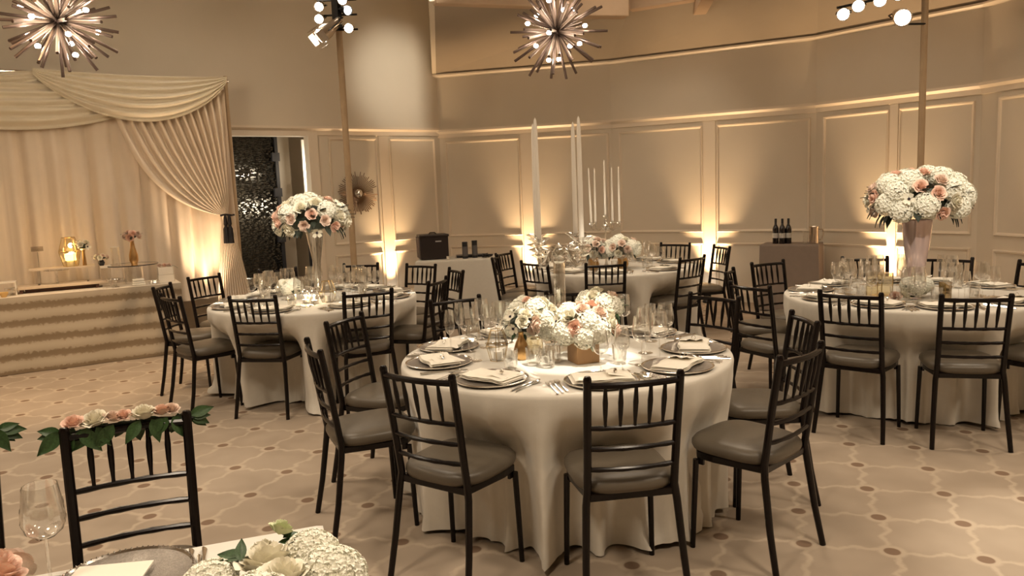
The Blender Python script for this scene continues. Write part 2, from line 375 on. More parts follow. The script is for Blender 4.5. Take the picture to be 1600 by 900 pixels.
# hallway behind the doorway
_, _, _, _ = uL, nL, atL, lL
mb = MB(); slab(mb, atL, -1.0, .0, 0, 2.9, -.14, -1.9); slab(mb, atL, 1.02, 3.0, 0, 2.9, -1.32, -1.42); slab(mb, atL, -1, 3.0, 2.85, 2.95, -.14, -1.9); slab(mb, atL, -.2, 1.05, 2.45, 2.9, -.95, -1.0)
hw = struct(mb.build('wall_hall', HALL, smooth=False))
dr = struct(MB().build('door_1', EMB) if False else link('door_1', None))
mb = MB(); slab(mb, atL, .1, 1.02, .01, 2.75, -.86, -.90); mb.build('door_leaf', EMB, dr, smooth=False)
mb = MB(); slab(mb, atL, .985, 1.03, .01, 2.75, -.83, -.90); mb.build('door_edge', PLAST, dr, smooth=False)
for z in (2.2, 1.7, 1.05, .3):
    mb = MB(); slab(mb, atL, .93, 1.04, z-.06, z+.06, -.80, -.85); mb.build('hinge', PLAST, dr, smooth=False)
mb = MB(); slab(mb, atL, 1.04, 1.22, 0, 2.85, -.9, -.98); mb.build('hall_pier', HALL, hw, smooth=False)
mb = MB(); slab(mb, atL, 1.30, 1.5, .95, 2.43, -.6, -.63); mb.build('gap_glow_panel', STRIPW, hw, smooth=False)  # added white panel, stands in for light through the door gap
mb = MB(); slab(mb, atL, 1.30, 1.5, 0, .95, -.6, -.63); mb.build('gap_shade_panel', PLAST, hw, smooth=False)  # added dark panel, stands in for the unlit lower part of the gap
lamp('hall_fill_lamp', 'POINT', atL(.30, -.40, 1.5), 7, WHITE, shadow_soft_size=.12)  # unseen lamp, added for glints on the embossed door leaf
lamp('hall_fill_lamp', 'POINT', atL(1.42, -.42, 2.0), 5, WHITE, shadow_soft_size=.03)  # unseen lamp, added to brighten the white gap panel
# ------------------------------------------------------------------ floor uplights
def uplight(p, tgt, label, e=26, size=58):
    t = thing('uplight', label, 'lamp', p, atan2(tgt[1]-p[1], tgt[0]-p[0]), 'uplights along the walls')
    MB().lathe([(.06, 0), (.065, .02), (.05, .04), (.05, .16), (.058, .17)], n=16, capb=True).build('housing', CANM, t)
    MB().lathe([(.0, .155), (.048, .155)], n=16).build('lens', LENS, t)
    lamp('uplight_lamp', 'SPOT', (p[0], p[1], p[2]+.2), e, AMBER, tgt, spot_size=radians(size), spot_blend=1, shadow_soft_size=.04)
def up_at(at, s, label, off=.17, e=26, lean=.10):
    p = at(s, off, 0); uplight(p, at(s, .0, 1.7), label, e*2.1)
up_at(atL, 2.27, 'black floor uplight before the pilaster beside the starburst mirror', e=50)
up_at(at1, 1.35, 'black floor uplight before the pilaster behind the table with black case', e=60)
up_at(at2, 1.39, 'black floor uplight before the pilaster behind the back round table', e=60)
up_at(at3, .985, 'black floor uplight before the pilaster behind the tall right bouquet', e=75)
up_at(at4, 1.07, 'black floor uplight on the far right wall outside the tall bouquet', e=40)
# ------------------------------------------------------------------ drapery
uC, nC = uL, nL
def atC(s, off, z): return A0+uL*s+nL*(.5+off)+Vector((0, 0, z))
cur = thing('drapery_backdrop', 'cream draped backdrop with swags and tied-back panel behind the dessert buffet', 'curtain', atC(-1.5, 0, 0))
rnd = random.Random(3); ph = [rnd.uniform(0, 6.28) for _ in range(8)]
def inv(mb):
    for v in mb.v: v -= cur.location
    return mb
def backp(a, b):
    s = -4.6+a*4.62; z = 3.0-b*2.55
    q_ = sin(s*pi/.23+ph[0]+.7*sin(s*3)); o = .10*(abs(q_)**.6-.5)+.018*sin(s*2*pi/.13+ph[1])*b**.3+.02*sin(s*2*pi/.61+ph[2]); o *= (.5+.6*b)
    return atC(s, o-.05, z)
inv(MB().grid(backp, 240, 14)).build('back_panel', DRAPE, cur, sharp=180)
def swag(s0, z0, s1, z1, sag, dz, off, nf=6, skew=0, name='swag'):
    def f(a, b):
        k = 4*a*(1-a); g = a+skew*a*(1-a)
        s = s0+(s1-s0)*g; top = z0+(z1-z0)*a-.03*k
        z = top-k**.85*sag*b-dz*b*(1-k)
        o = off+.10*sin(pi*b)*k+.028*k**.5*sin(2*pi*nf*b**.9+1.2*a)+.02*(1-b)
        return atC(s, o, z)
    return inv(MB().grid(f, 60, 60)).build(name, SWAG, cur, sharp=180)
swag(-1.99, 3.05, -.03, 3.06, .50, .06, .15, 6, .10)
swag(-3.95, 3.0, -.45, 3.02, .55, .06, .03, 6, .0)
swag(-4.6, 2.9, -1.95, 3.04, .16, .10, .07, 3, .0)
NP = 17
def tieb(a, b):
    # a across (0 inner edge), b down
    zt, zk, zb = 2.95, 1.44, .05
    if b < .62:
        t = b/.62; q0 = (-1.30+a*1.25, 2.92); q2 = (-.20+a*.07, zk)
        f_ = a**.8; q1 = (-1.16*(1-f_)+(-.06)*f_+.12*sin(pi*f_), 1.62*(1-f_)+2.2*f_)
        s = (1-t)**2*q0[0]+2*t*(1-t)*q1[0]+t*t*q2[0]; z = (1-t)**2*q0[1]+2*t*(1-t)*q1[1]+t*t*q2[1]
        wd = abs(1.25*(1-t)+.07*t)
    else:
        t = (b-.62)/.38; s = -.20+a*.07+(a-.42)*.42*t**.8; z = zk+(zb-zk)*t; wd = .07+.42*t
    sv = sin(2*pi*NP*a*.78+.9*sin(5*a)); o = min(wd/NP*.8, .042)*(abs(sv)**.6*(1 if sv > 0 else -1))+.06+.07*min(1, b/.5)
    return atC(s, o, z)
inv(MB().grid(tieb, 260, 50)).build('tieback_panel', DRAPE, cur, sharp=180)
inv(MB().tube([atC(-4.6, 0, 3.03), atC(.03, 0, 3.03)], .02, 10)).build('rod', CANS, cur)
inv(MB().tube([atC(.0, .0, 0), atC(.0, .0, 3.09)], .022, 10)).build('upright_pole', POLEM, cur)
tl = thing('tassel_tieback', 'black tasselled cord tying the cream curtain at the doorway', 'tassel', atC(-.17, .2, 1.44))
MB().tube([(-.08, 0, 0), (-.03, .03, .01), (.05, .02, .0), (.09, -.02, .005)], .012, 8).build('cord', TASS, tl)
for dx in (-.025, .025):
    MB().lathe([(.012, 0), (.018, -.03), (.022, -.10), (.014, -.125), (.03, -.16), (.036, -.33), (0.0, -.335)], (dx, 0, 0), 14, star=.08, ns=7).build('tassel', TASS, tl)
lamp('curtain_uplamp', 'SPOT', atC(-.42, .28, .25), 60, (1, .72, .46), atC(-.42, .0, 1.6), spot_size=radians(52), spot_blend=.8, shadow_soft_size=.05)
uplight(atC(-.42, .3, 0), atC(-.40, .1, 1.2), 'black floor uplight before the curtain beside the buffet', e=8)
# ------------------------------------------------------------------ flower prototypes
def floret_head(name, mat, n=130, r=1.0, ps=.24, seed=1):
    rg = random.Random(seed); mb = MB(); mb.lathe([(.0, -.86*r)]+[(.86*r*cos(t), .86*r*sin(t)) for t in [radians(q) for q in range(-70, 90, 20)]]+[(0, .86*r)], n=14)
    for k in range(n):
        z = 1-2*(k+.5)/n; q = sqrt(1-z*z); th = k*2.39996; d = Vector((q*cos(th), q*sin(th), z)); rr = r*(1+rg.uniform(-.06, .09))
        d = (d+Vector([rg.uniform(-.035, .035) for _ in range(3)])).normalized()
        a = d.orthogonal().normalized(); b = d.cross(a); t0 = rg.uniform(0, 1.57)
        for j in range(4):
            t = t0+j*pi/2; e1 = a*cos(t)+b*sin(t); e2 = -a*sin(t)+b*cos(t); i = len(mb.v); p = d*rr
            mb.v += [p-d*.02, p+e1*ps*.55+e2*ps*.42+d*.05, p+e1*ps*1.0+d*rg.uniform(-.02, .06), p+e1*ps*.55-e2*ps*.42+d*.05]; mb.f.append([i, i+1, i+2, i+3])
    return mb.mesh(name, mat, smooth=False)
def rose_mesh(name, mat, seed=1, rings=5, openr=1.0):
    rg = random.Random(seed); mb = MB()
    RR = (.13, .30, .50, .72, .95); HH = (.72, .70, .60, .46, .28)
    for k in range(5):
        n = (3, 4, 5, 5, 6)[k]
        for j in range(n):
            t0 = 2*pi*j/n+k*.8+rg.uniform(-.12, .12); wd = 2*pi/n*.72
            def f(a, b, k=k, t0=t0, wd=wd, hj=rg.uniform(-.05, .05)):
                t = t0+(a-.5)*2*wd*(.55+.45*sin(pi*min(b*.9, 1))); rr = RR[k]
                r2 = rr*(.45+.55*sin(b*pi/2))*(1+.13*(2*a-1))+.17*openr*b**5*(k/4+.15)
                z = -.5+(HH[k]+hj+.5)*b-.18*(2*a-1)**2*b-.12*b**6*(k/4)
                return (r2*cos(t), r2*sin(t), z)
            mb.grid(f, 5, 5)
    mb.lathe([(0, -.65), (.4, -.5), (.4, -.2), (.08, .3), (0, .45)], n=8)
    return mb.mesh(name, mat, smooth=True, sharp=180)
def ane_mesh(mat):
    mb = MB()
    for k in range(9):
        t0 = k*2*pi/9*2.0+(k//5)*.3
        def f(a, b): t = t0+(a-.5)*.9*sin(pi*(b*.8+.12)); r = .12+.9*b; return (r*cos(t), r*sin(t), .15+.35*b*b+(k % 2)*.04)
        mb.grid(f, 3, 4)
    return mb.mesh('anemone', mat, sharp=180)
def leaf_mesh(name, mat):
    mb = MB()
    def f(a, b): w_ = .26*sin(pi*b**.8)*(1-.15*b); return ((2*a-1)*w_, b, .05*abs(2*a-1)-.25*b*b)
    mb.grid(f, 4, 7); return mb.mesh(name, mat, sharp=180)
HY = [floret_head('hydrangea_head', PETW, seed=1), floret_head('hydrangea_head', PETW, seed=5)]
HYL = floret_head('hydrangea_head', PETW, n=420, ps=.15, seed=9)
RS = {'c': rose_mesh('rose', CREAM, 2), 'b': rose_mesh('rose', BLUSH, 3), 'p': rose_mesh('rose', PALEB, 4), 'g': rose_mesh('rose', SPROUTP, 6)}
LF = {'g': leaf_mesh('leaf', LEAF), 'd': leaf_mesh('leaf', LEAFD), 's': leaf_mesh('leaf', LEAFS)}
ANE = ane_mesh(CREAM); EYE = MB().lathe([(0, .1), (.2, .16), (.24, .28), (.12, .38), (0, .4)], n=10).mesh('flower_eye', DARKC)
def aim(d, spin=0): return (Vector(d).to_track_quat('Z', 'Y') @ Matrix.Rotation(spin, 3, 'Z').to_quaternion()).to_euler()
def bloom(par, kind, p, d, s, rg):
    if kind == 'h': return link('hydrangea_head', rg.choice(HY), par, p, aim(d, rg.uniform(0, 6)), (s*rg.uniform(.92, 1.08), s, s*.9))
    if kind == 'H': return link('hydrangea_head', HYL, par, p, aim(d, rg.uniform(0, 6)), (s, s, s*.85))
    if kind in 'cbpg': return link('rose', RS[kind], par, p, aim(d, rg.uniform(0, 6)), s)
    if kind == 'a':
        o = link('anemone', ANE, par, p, aim(d, rg.uniform(0, 6)), s); link('flower_eye', EYE, o); return o
def bouquet(par, c, rad, spec, nleaf=14, seed=1, bot=-.35, leaf='d', ls=.08, core=True):
    """spec: list of (kind, size) spread over a dome of radii rad around c"""
    rg = random.Random(seed); n = len(spec); spec = spec[:]; rg.shuffle(spec)
    if core: MB().lathe([(0, -rad[2]*.45)]+[(rad[0]*.62*cos(radians(q)), rad[2]*.62*sin(radians(q))) for q in range(-40, 90, 26)]+[(0, rad[2]*.64)], c, 14).build('greenery', LEAFD, par)
    for k, (kd, s) in enumerate(spec):
        z = 1-(1-bot)*(k+.5)/n; q = sqrt(max(0, 1-z*z)); th = k*2.39996+seed; d = Vector((q*cos(th), q*sin(th), z))
        inset = 1-s*.55/max(rad) if kd in 'hH' else 1.0
        p = Vector(c)+Vector((d.x*rad[0], d.y*rad[1], d.z*rad[2]))*inset*rg.uniform(.96, 1.03)
        bloom(par, kd, p, Vector((d.x, d.y, d.z*1.1)), s, rg)
    for k in range(nleaf):
        th = rg.uniform(0, 6.28); z = rg.uniform(bot-.15, .55); q = sqrt(max(.05, 1-z*z)); d = Vector((q*cos(th), q*sin(th), z))
        p = Vector(c)+Vector((d.x*rad[0], d.y*rad[1], d.z*rad[2]))*.86
        tgt = (d+Vector((0, 0, -.5 if z < 0 else .2))).normalized(); e_ = tgt.to_track_quat('Y', 'Z').to_euler()
        link('leaf', LF[leaf], par, p, e_, ls*rg.uniform(.7, 1.2))
# ------------------------------------------------------------------ chiavari chair
def make_chair():
    t = thing('chiavari_chair', 'x', 'chair')
    # origin below the back top, floor level; local +Y faces the table; seat in front
    ring = []
    for s in (-1, 1):
        pts = [(s*.207, -.005, 0), (s*.196, .03, .18), (s*.182, .062, .40), (s*.174, .068, .46), (s*.174, .055, .55), (s*.176, .034, .70), (s*.178, .012, .84), (s*.179, 0, .915)]
        MB().tube(pts, [.0135, .0145, .0155, .016, .0158, .0158, .0158, .0158], 10).build('back_leg', BLACK, t)
        MB().lathe([(0, .928), (.011, .927), (.0158, .918), (.0158, .905)], (s*.179, -.0, 0), 10).build('finial', BLACK, t)
        MB().tube([(s*.192, .405, 0), (s*.188, .398, .2), (s*.183, .39, .41)], [.0115, .0125, .0135], 10).build('front_leg', BLACK, t)
        MB().box((s*.172, .372, .405), (.012, .03, .035)).build('corner_bracket', BLACK, t, smooth=False)
    def bow(hw, y0, z, d): return [(x*hw, y0-d*(1-x*x), z) for x in (-1, -.75, -.5, -.25, 0, .25, .5, .75, 1)]
    def yb(z): return .068+(z-.46)*(0-.068)/(.915-.46)
    MB().tube(bow(.179, yb(.89), .89, .028), .0125, 8).build('top_rail', BLACK, t)
    for z in (.72, .635, .55): MB().tube(bow(.176, yb(z), z, .024), [.0085, .0105, .0085, .0105, .0085, .0105, .0085, .0105, .0085], 8).build('ladder_rail', BLACK, t)
    for k in range(5):
        x = (k-2)*.0575; q = (x/.178)**2; y1, y2 = yb(.72)-.024*(1-q), yb(.89)-.028*(1-q)
        pts = [(x*(.97+.03*f), y1+(y2-y1)*f, .72+.17*f) for f in (0, .12, .35, .6, .85, 1)]
        MB().tube(pts, [.0065, .006, .009, .0105, .0075, .0065], 8).build('spindle', BLACK, t)
    # seat frame: rounded trapezoid ring
    out = []
    def rr(f): return [(-.172*f, .062), (-.192*f, .30), (-.185*f, .385), (-.14*f, .418), (0, .435), (.14*f, .418), (.185*f, .385), (.192*f, .30), (.172*f, .062)]
    MB().poly(rr(1), .415, .448).build('seat_frame', BLACK, t, smooth=False, bevel=.006)
    prof = [(.98, .446), (1.06, .452), (1.095, .468), (1.09, .484), (1.03, .499), (.92, .508), (.7, .515), (.35, .519), (.0, .520)]
    mb = MB(); cy = .247; N_ = 40
    base = [(.187*(abs(cos(a_))**.55)*(1 if cos(a_) > 0 else -1)*(1+.05*sin(a_)), .188*(abs(sin(a_))**.6)*(1 if sin(a_) > 0 else -1)) for a_ in [2*pi*j/N_ for j in range(N_)]]
    for (f, z) in prof:
        for bx, by in base: mb.v.append(Vector((bx*f, cy+by*f, z+.004*f*(by/.19))))
    for k in range(len(prof)-1):
        for j in range(N_): mb.f.append([k*N_+j, k*N_+(j+1) % N_, (k+1)*N_+(j+1) % N_, (k+1)*N_+j])
    mb.build('seat_cushion', SEAT, t, sharp=80)
    return t
T1, T2, T3, T4, T5 = (.26, 3.93), (-1.66, 6.45), (2.85, 5.47), (1.08, 8.12), (-1.05, 1.35)
ft, lt, rt, bt = 'front table', 'table by the doorway', 'table under the big bouquet at right', 'far back table'
G = {1: 'black chairs around the front table', 2: 'black chairs around the left table', 3: 'black chairs around the right table', 4: 'black chairs around the far back table', 5: 'black chairs at the foreground table'}
CH = [  # x, y, back direction (deg), table, label
 (.44, 2.80, 8.5, 1, 'black chiavari chair at front table, nearest the camera in the centre, seen square from behind'),
 (-.39, 2.99, -34.5, 1, 'black chiavari chair at front-left of the front table, angled to the right'),
 (1.18, 3.12, 43, 1, 'black chiavari chair at front-right of the front table, large and seen from its side'),
 (-.96, 3.64, -66, 1, 'black chiavari chair at left of the front table, seen sideways before the left table'),
 (-.98, 4.44, -112, 1, 'black chiavari chair behind the leftmost one of the front table, turned to the right'),
 (-.38, 5.08, -150, 1, 'black chiavari chair on the far left side of the front table behind the wine glasses'),
 (.41, 5.20, -182, 1, 'black chiavari chair on the far side of front table behind the crystal candelabra'),
 (1.25, 4.75, -231, 1, 'black chiavari chair at far right of the front table behind the napkins, facing the camera'),
 (1.48, 3.88, 89, 1, 'black chiavari chair at right edge of front table behind the large sideways chair'),
 (-1.89, 5.58, -10, 2, 'black chiavari chair at left table, front left, seen square from behind'),
 (-1.06, 5.65, 25, 2, 'black chiavari chair at left table, front right, seen from behind at a slight angle'),
 (-2.60, 5.84, -45, 2, 'black chiavari chair at left table nearest the buffet, turned sideways'),
 (-3.00, 6.60, -88, 2, 'black chiavari chair at left table half hidden behind the sideways one by the buffet'),
 (-2.92, 7.32, -119, 2, 'black chiavari chair at far left of left table before the curtain'),
 (-2.34, 7.73, -152, 2, 'black chiavari chair at left table before the dark doorway, only top rail showing'),
 (-1.55, 7.96, -187, 2, 'black chiavari chair at left table beneath the starburst mirror'),
 (-.89, 7.62, -212, 2, 'black chiavari chair at far right of left table before the table with black case'),
 (-.60, 6.24, 72, 2, 'black chiavari chair at right side of left table with its seat facing left'),
 (-.50, 6.98, -246, 2, 'black narrow-looking chiavari chair at left table before the white cloth table'),
 (2.05, 4.65, -41, 3, 'black chiavari chair at right table, left one of two seen square from behind'),
 (2.64, 4.35, -14, 3, 'black chiavari chair at right table with a light patch on its seat'),
 (3.41, 4.49, 32, 3, 'black chiavari chair cut by the right picture edge at the right table'),
 (3.98, 5.78, 103, 3, 'black chiavari chair whose back post shows at the right picture edge'),
 (3.06, 6.66, -195, 3, 'black chiavari chair behind the right table, left of the tall bouquet vase'),
 (3.61, 6.36, -222, 3, 'black chiavari chair behind the right table, right of the tall bouquet vase'),
 (2.20, 6.60, -154, 3, 'black chiavari chair at right table before the grey cloth bar table'),
 (1.61, 5.20, -62, 3, 'black chiavari chair at left side of right table with its seat facing right'),
 (1.72, 6.06, -115, 3, 'black chiavari chair at right table seen edge-on between the two left ones'),
 (.86, 7.02, 2, 4, 'black chiavari chair at far back table, front centre below the candelabra'),
 (.22, 7.40, -48, 4, 'black chiavari chair at front left of the far back table'),
 (-.08, 8.67, -118, 4, 'black chiavari chair at left of the far back table, right one of two'),
 (-.17, 8.17, -98, 4, 'black chiavari chair at left of the far back table, left one of two'),
 (.47, 9.15, -150, 4, 'black chiavari chair behind the far back table before the lit pilaster'),
 (1.93, 9.04, -216, 4, 'black chiavari chair behind the far back table at its right, facing the camera'),
 (1.72, 7.30, 38, 4, 'black chiavari chair at front right of the far back table with its seat showing'),
 (2.30, 8.40, -258, 4, 'black chiavari chair at right of far back table before the brightest pilaster'),
 (-1.27, 2.45, -156, 5, 'black chiavari chair in the left foreground wearing a flower garland'),
 (-1.87, 2.37, -158, 5, 'black chiavari chair at the left picture edge with only a post and leaf showing'),
]
proto = make_chair(); TC = {1: T1, 2: T2, 3: T3, 4: T4, 5: T5}
for i, (x, y, a, tb, lb) in enumerate(CH):
    # make sure local +Y points to the table
    c = TC[tb]; n = Vector((-sin(radians(a)), cos(radians(a))))
    if n.dot(Vector((c[0]-x, c[1]-y))) < 0: a += 180
    if i == 0: proto.location = (x, y, 0); proto.rotation_euler = (0, 0, radians(a)); proto['label'] = lb; proto['group'] = G[tb]
    else: dup(proto, (x, y, 0), radians(a), lb, G[tb])
# ------------------------------------------------------------------ round tables and cloths
def cloth(R, seed, nf=15, chairs=()):
    rg = random.Random(seed); mb = MB(); NT = 360
    ks = [(rg.randint(nf-3, nf+3), rg.uniform(0, 6.28), rg.uniform(.5, 1)) for _ in range(3)]; k2 = [(rg.randint(4, 8), rg.uniform(0, 6.28)) for _ in range(2)]
    def fold(t): return sum(a*(1-2*abs(sin((k*t+p)/2))**.8) for k, p, a in ks)/1.7
    def low(t): return sum(sin(k*t+p) for k, p in k2)/2
    rings = [(R*f, .772) for f in (.0, .3, .6, .85, .97)]
    for (r, z) in rings: mb.v += [Vector((r*cos(2*pi*j/NT), r*sin(2*pi*j/NT), z)) for j in range(NT)]
    for (dr_, z) in ((.004, .769), (.010, .762), (.013, .75)): mb.v += [Vector(((R-.003+dr_)*cos(2*pi*j/NT), (R-.003+dr_)*sin(2*pi*j/NT), z)) for j in range(NT)]
    zs = [.72, .68, .62, .55, .47, .39, .31, .23, .15, .08, .035, .012, .006]
    for z in zs:
        t_ = (.75-z)/.75; am = .075*t_**1.2; row = []
        for j in range(NT):
            t = 2*pi*j/NT; f = fold(t); r = R+.008+.012*t_+am*f-.02*t_*(1 if f < 0 else 0)
            if z < .1: pud = (.1-z)*(.30*max(0, .3+f)+.55*max(0, low(t)-.1)); r += pud
            zz = z+(.012*(1+sin(9*t+seed)) if z < .05 else 0); r = max(r, R-.07)
            for (cd_, ca_) in chairs:
                da = abs((t-ca_+pi) % (2*pi)-pi); lim = max(.50, cd_-.45)/max(.6, cos(da)); wgt = max(0, min(1, (.40-da)/.16))*max(0, min(1, (.68-z)/.2))
                if lim < r: r = r+(lim+am*f*.6-.02-r)*wgt*wgt*(3-2*wgt)
            if z < .1: r += pud*.6
            row.append(Vector((r*cos(t), r*sin(t), zz)))
        mb.v += row
    for z in (.0,):
        mb.v += [Vector((mb.v[-NT+j].x*1.03, mb.v[-NT+j].y*1.03, .003)) for j in range(NT)] if False else []
    nr = len(mb.v)//NT
    for k in range(nr-1):
        for j in range(NT): mb.f.append([k*NT+j, k*NT+(j+1) % NT, (k+1)*NT+(j+1) % NT, (k+1)*NT+j])
    return mb
TR = {1: .832, 2: .84, 3: .85, 4: .845, 5: .83}
TN = {1: 'front', 2: 'left', 3: 'right', 4: 'far back', 5: 'foreground'}
TD = {1: 'in the centre', 2: 'by the doorway', 3: 'with the big bouquet on the iridescent vase', 4: 'with the five-candle candelabra', 5: 'in the bottom left corner'}
for k in (1, 2, 3, 4):
    x, y = TC[k]; t = thing('round_table', 'round banquet table %s hidden under an ivory cloth' % TD[k], 'table', (x, y, 0), 0, 'round banquet tables')
    MB().lathe([(0, .735), (TR[k]-.03, .735), (TR[k]-.03, .765), (0, .765)], n=48).build('tabletop', DBROWN, t)
    for a in (45, 135, 225, 315): MB().tube([(.45*cos(radians(a)), .45*sin(radians(a)), 0), (.42*cos(radians(a)), .42*sin(radians(a)), .735)], .014).build('leg', CANM, t)
    o = cloth(TR[k], k*11, 21, [(sqrt((c_[0]-x)**2+(c_[1]-y)**2), atan2(c_[1]-y, c_[0]-x)) for c_ in CH if c_[3] == k]).build('tablecloth', LINEN, sharp=180); o.location = (x, y, 0)
    tag(o, 'floor-length ivory cloth over the round table %s' % TD[k], 'tablecloth', 'ivory round tablecloths')
TZ = .7725
# ------------------------------------------------------------------ table settings
def charger_mesh():
    return MB().lathe([(0, .004), (.105, .004), (.118, .006), (.160, .012), (.164, .014), (.160, .008), (.11, .0), (0, 0)], n=48)
def napkin_mesh(seed, w=.25, l=.27):
    rg = random.Random(seed); mb = MB()
    # folded rectangle, three soft layers, with a loose tail
    for k in range(3):
        z = .003+k*.006; s = 1-.03*k; dx = rg.uniform(-.004, .004)
        def f(a, b, z=z, s=s, dx=dx):
            x = (a-.5)*l*s+dx; y = (b-.5)*w*.62*s; ed = min(1, 5*min(a, 1-a), 5*min(b, 1-b))
            return (x, y+.006*sin(9*a+seed), z+.005*ed**.5+.0015*sin(20*a+3*k))
        mb.grid(f, 14, 8)
        def g(a, b, z=z, s=s, dx=dx): x = (a-.5)*l*s+dx; y = (b-.5)*w*.62*s; return (x, y+.006*sin(9*a+seed), z)
        mb.grid(g, 14, 8)
    def tail(a, b): return (.02+.09*a, (b-.5)*.10*(1+.5*a)+.03*a, .033+.004*sin(12*b)-.018*a)
    mb.grid(tail, 6, 8)
    return mb
def fork_mesh():
    mb = MB(); mb.tube([(0, -.10, .003), (0, -.06, .004), (0, 0, .005), (0, .035, .007)], [.007, .0045, .0028, .004], 6, flat=.45)
    mb.tube([(0, .033, .007), (0, .05, .006)], [.006, .011], 6, flat=.3)
    for x in (-.009, -.003, .003, .009): mb.tube([(x, .048, .006), (x, .075, .005), (x, .095, .009)], [.0018, .0017, .001], 4)
    return mb
def knife_mesh():
    return MB().tube([(0, -.11, .003), (0, -.05, .005), (0, 0, .004), (.001, .01, .003), (.003, .07, .003), (0, .12, .002)], [.007, .006, .004, .009, .009, .002], 6, flat=.35)
def spoon_mesh():
    return MB().tube([(0, -.10, .003), (0, -.05, .004), (0, .03, .005), (0, .045, .005), (0, .065, .004), (0, .085, .005), (0, .095, .006)], [.007, .004, .003, .010, .018, .014, .003], 8, flat=.4)
CHM = charger_mesh().mesh('charger_plate', CHARG); CRM = MB().lathe([(.157, .0115), (.161, .0165), (.166, .0155), (.165, .012)], n=48).mesh('plate_rim', SILV)
NPM = [napkin_mesh(s).mesh('napkin', NAPK, sharp=60) for s in (1, 2, 3)]
FKM, KNM, SPM = fork_mesh().mesh('fork', SILV), knife_mesh().mesh('knife', SILV), spoon_mesh().mesh('spoon', SILV)
RINGM = MB().lathe([(.016, -.008), (.019, 0), (.016, .008)], n=14).mesh('napkin_ring', SILV)
def wine_parts(s=1.0, bowl=.041, h=.225):
    b = MB().lathe([(.004, h*.47), (bowl*.45, h*.485), (bowl*.85, h*.55), (bowl, h*.65), (bowl*.98, h*.74), (bowl*.86, h*.9), (bowl*.78, h), (bowl*.75, h), (bowl*.83, h*.9), (bowl*.94, h*.74)], n=20)
    st = MB().lathe([(.0045, .006), (.0038, h*.2), (.0038, h*.44), (.006, h*.475)], n=8)
    ft_ = MB().lathe([(.0, .0), (.036, .0), (.037, .002), (.012, .005), (.004, .010)], n=20)
    return b, st, ft_
def combine(*ms):
    r = MB()
    for m in ms:
        i = len(r.v); r.v += m.v; r.f += [[k+i for k in f] for f in m.f]
    return r
WG = {}
for nm, bw, hh in (('big', .046, .235), ('mid', .037, .205), ('flute', .026, .24)):
    b, st, ft_ = wine_parts(1, bw, hh); WG[nm] = (b.mesh('bowl', GLASS), st.mesh('stem', GLASS), ft_.mesh('foot', GLASS), combine(b, st, ft_).mesh('wine_glass', GLASS))
TUM = MB().lathe([(0, .004), (.028, .004), (.031, .0), (.037, .095), (.035, .095), (.029, .01)], n=18).mesh('tumbler', GLASS)
CUT = MB().lathe([(0, .012), (.026, .012), (.030, .0), (.034, .03), (.037, .09), (.034, .09), (.027, .02)], n=32, star=.035, ns=16).mesh('cut_tumbler', GLASS)
def glass(kind, x, y, label, group, parts=True):
    if parts:
        t = thing('wine_glass', label, 'glass', (x, y, TZ), 0, group)
        for n_, d in zip(('bowl', 'stem', 'foot'), WG[kind][:3]): link(n_, d, t)
        return t
    return tag(link('wine_glass', WG[kind][3], None, (x, y, TZ)), label, 'glass', group)
def flat(name, data, x, y, rz, label, group): return tag(link(name, data, None, (x, y, TZ), (0, 0, rz)), label, 'cutlery', group)
def place(tb, ang, seat, idx, glasses=True, near=False):
    c = TC[tb]; R = TR[tb]-.175; a = radians(ang); o = Vector((cos(a), sin(a))); tt = Vector((-sin(a), cos(a)))  # tt = to the diner's left? diner faces -o
    px, py = c[0]+o.x*R, c[1]+o.y*R; rz = a+pi/2; rg = random.Random(idx*7+tb)
    tn = TN[tb]
    ch = thing('charger_plate', 'silver-rimmed mercury glass charger at %s, %s table' % (seat, tn), 'plate', (px, py, TZ), 0, 'chargers on the %s table' % tn)
    link('dish', CHM, ch); link('rim', CRM, ch)
    nk = thing('napkin', 'folded cream napkin at %s, %s table' % (seat, tn), 'napkin', (px, py, TZ+.013), rz+rg.uniform(-.15, .15), 'napkins on the %s table' % tn)
    link('folded_cloth', NPM[idx % 3], nk); link('napkin_ring', RINGM, nk, (.06, .0, .036), (0, pi/2, .2), .6)
    d = Matrix.Rotation(rz, 2)
    def P(lx, ly): v = d @ Vector((lx, ly)); return px+v.x, py+v.y
    # local +y points to the table centre (rz = a+90 -> local y = -o), local -x is diner's left
    for k, q in enumerate((-.185, -.208, -.231)):
        x, y = P(q, -.015-.012*k); flat('fork', FKM, x, y, rz, '%s silver fork at %s, %s table' % (('inner', 'middle', 'outer')[k], seat, tn), 'forks on the %s table' % tn)
    for k, q in enumerate((.185, .207)):
        x, y = P(q, -.01-.01*k); flat('knife' if k == 0 else 'spoon', KNM if k == 0 else SPM, x, y, rz, 'silver %s at %s, %s table' % (('knife', 'spoon')[k], seat, tn), 'knives and spoons on the %s table' % tn)
    if glasses:
        for kd, lx, ly in (('big', .11, .235), ('mid', .19, .20), ('flute' if idx % 2 else 'big', .17, .285)):
            x, y = P(lx+rg.uniform(-.01, .01), ly+rg.uniform(-.01, .01)); glass(kd, x, y, '%s clear glass at %s, %s table' % ({'big': 'wide-bowled' if lx < .15 else 'rear', 'mid': 'small', 'flute': 'slender'}[kd], seat, tn), 'glasses on the %s table' % tn, near)
        x, y = P(.03, .25); tag(link('tumbler', TUM, None, (x, y, TZ)), 'clear water tumbler at %s, %s table' % (seat, tn), 'glass', 'tumblers on the %s table' % tn)
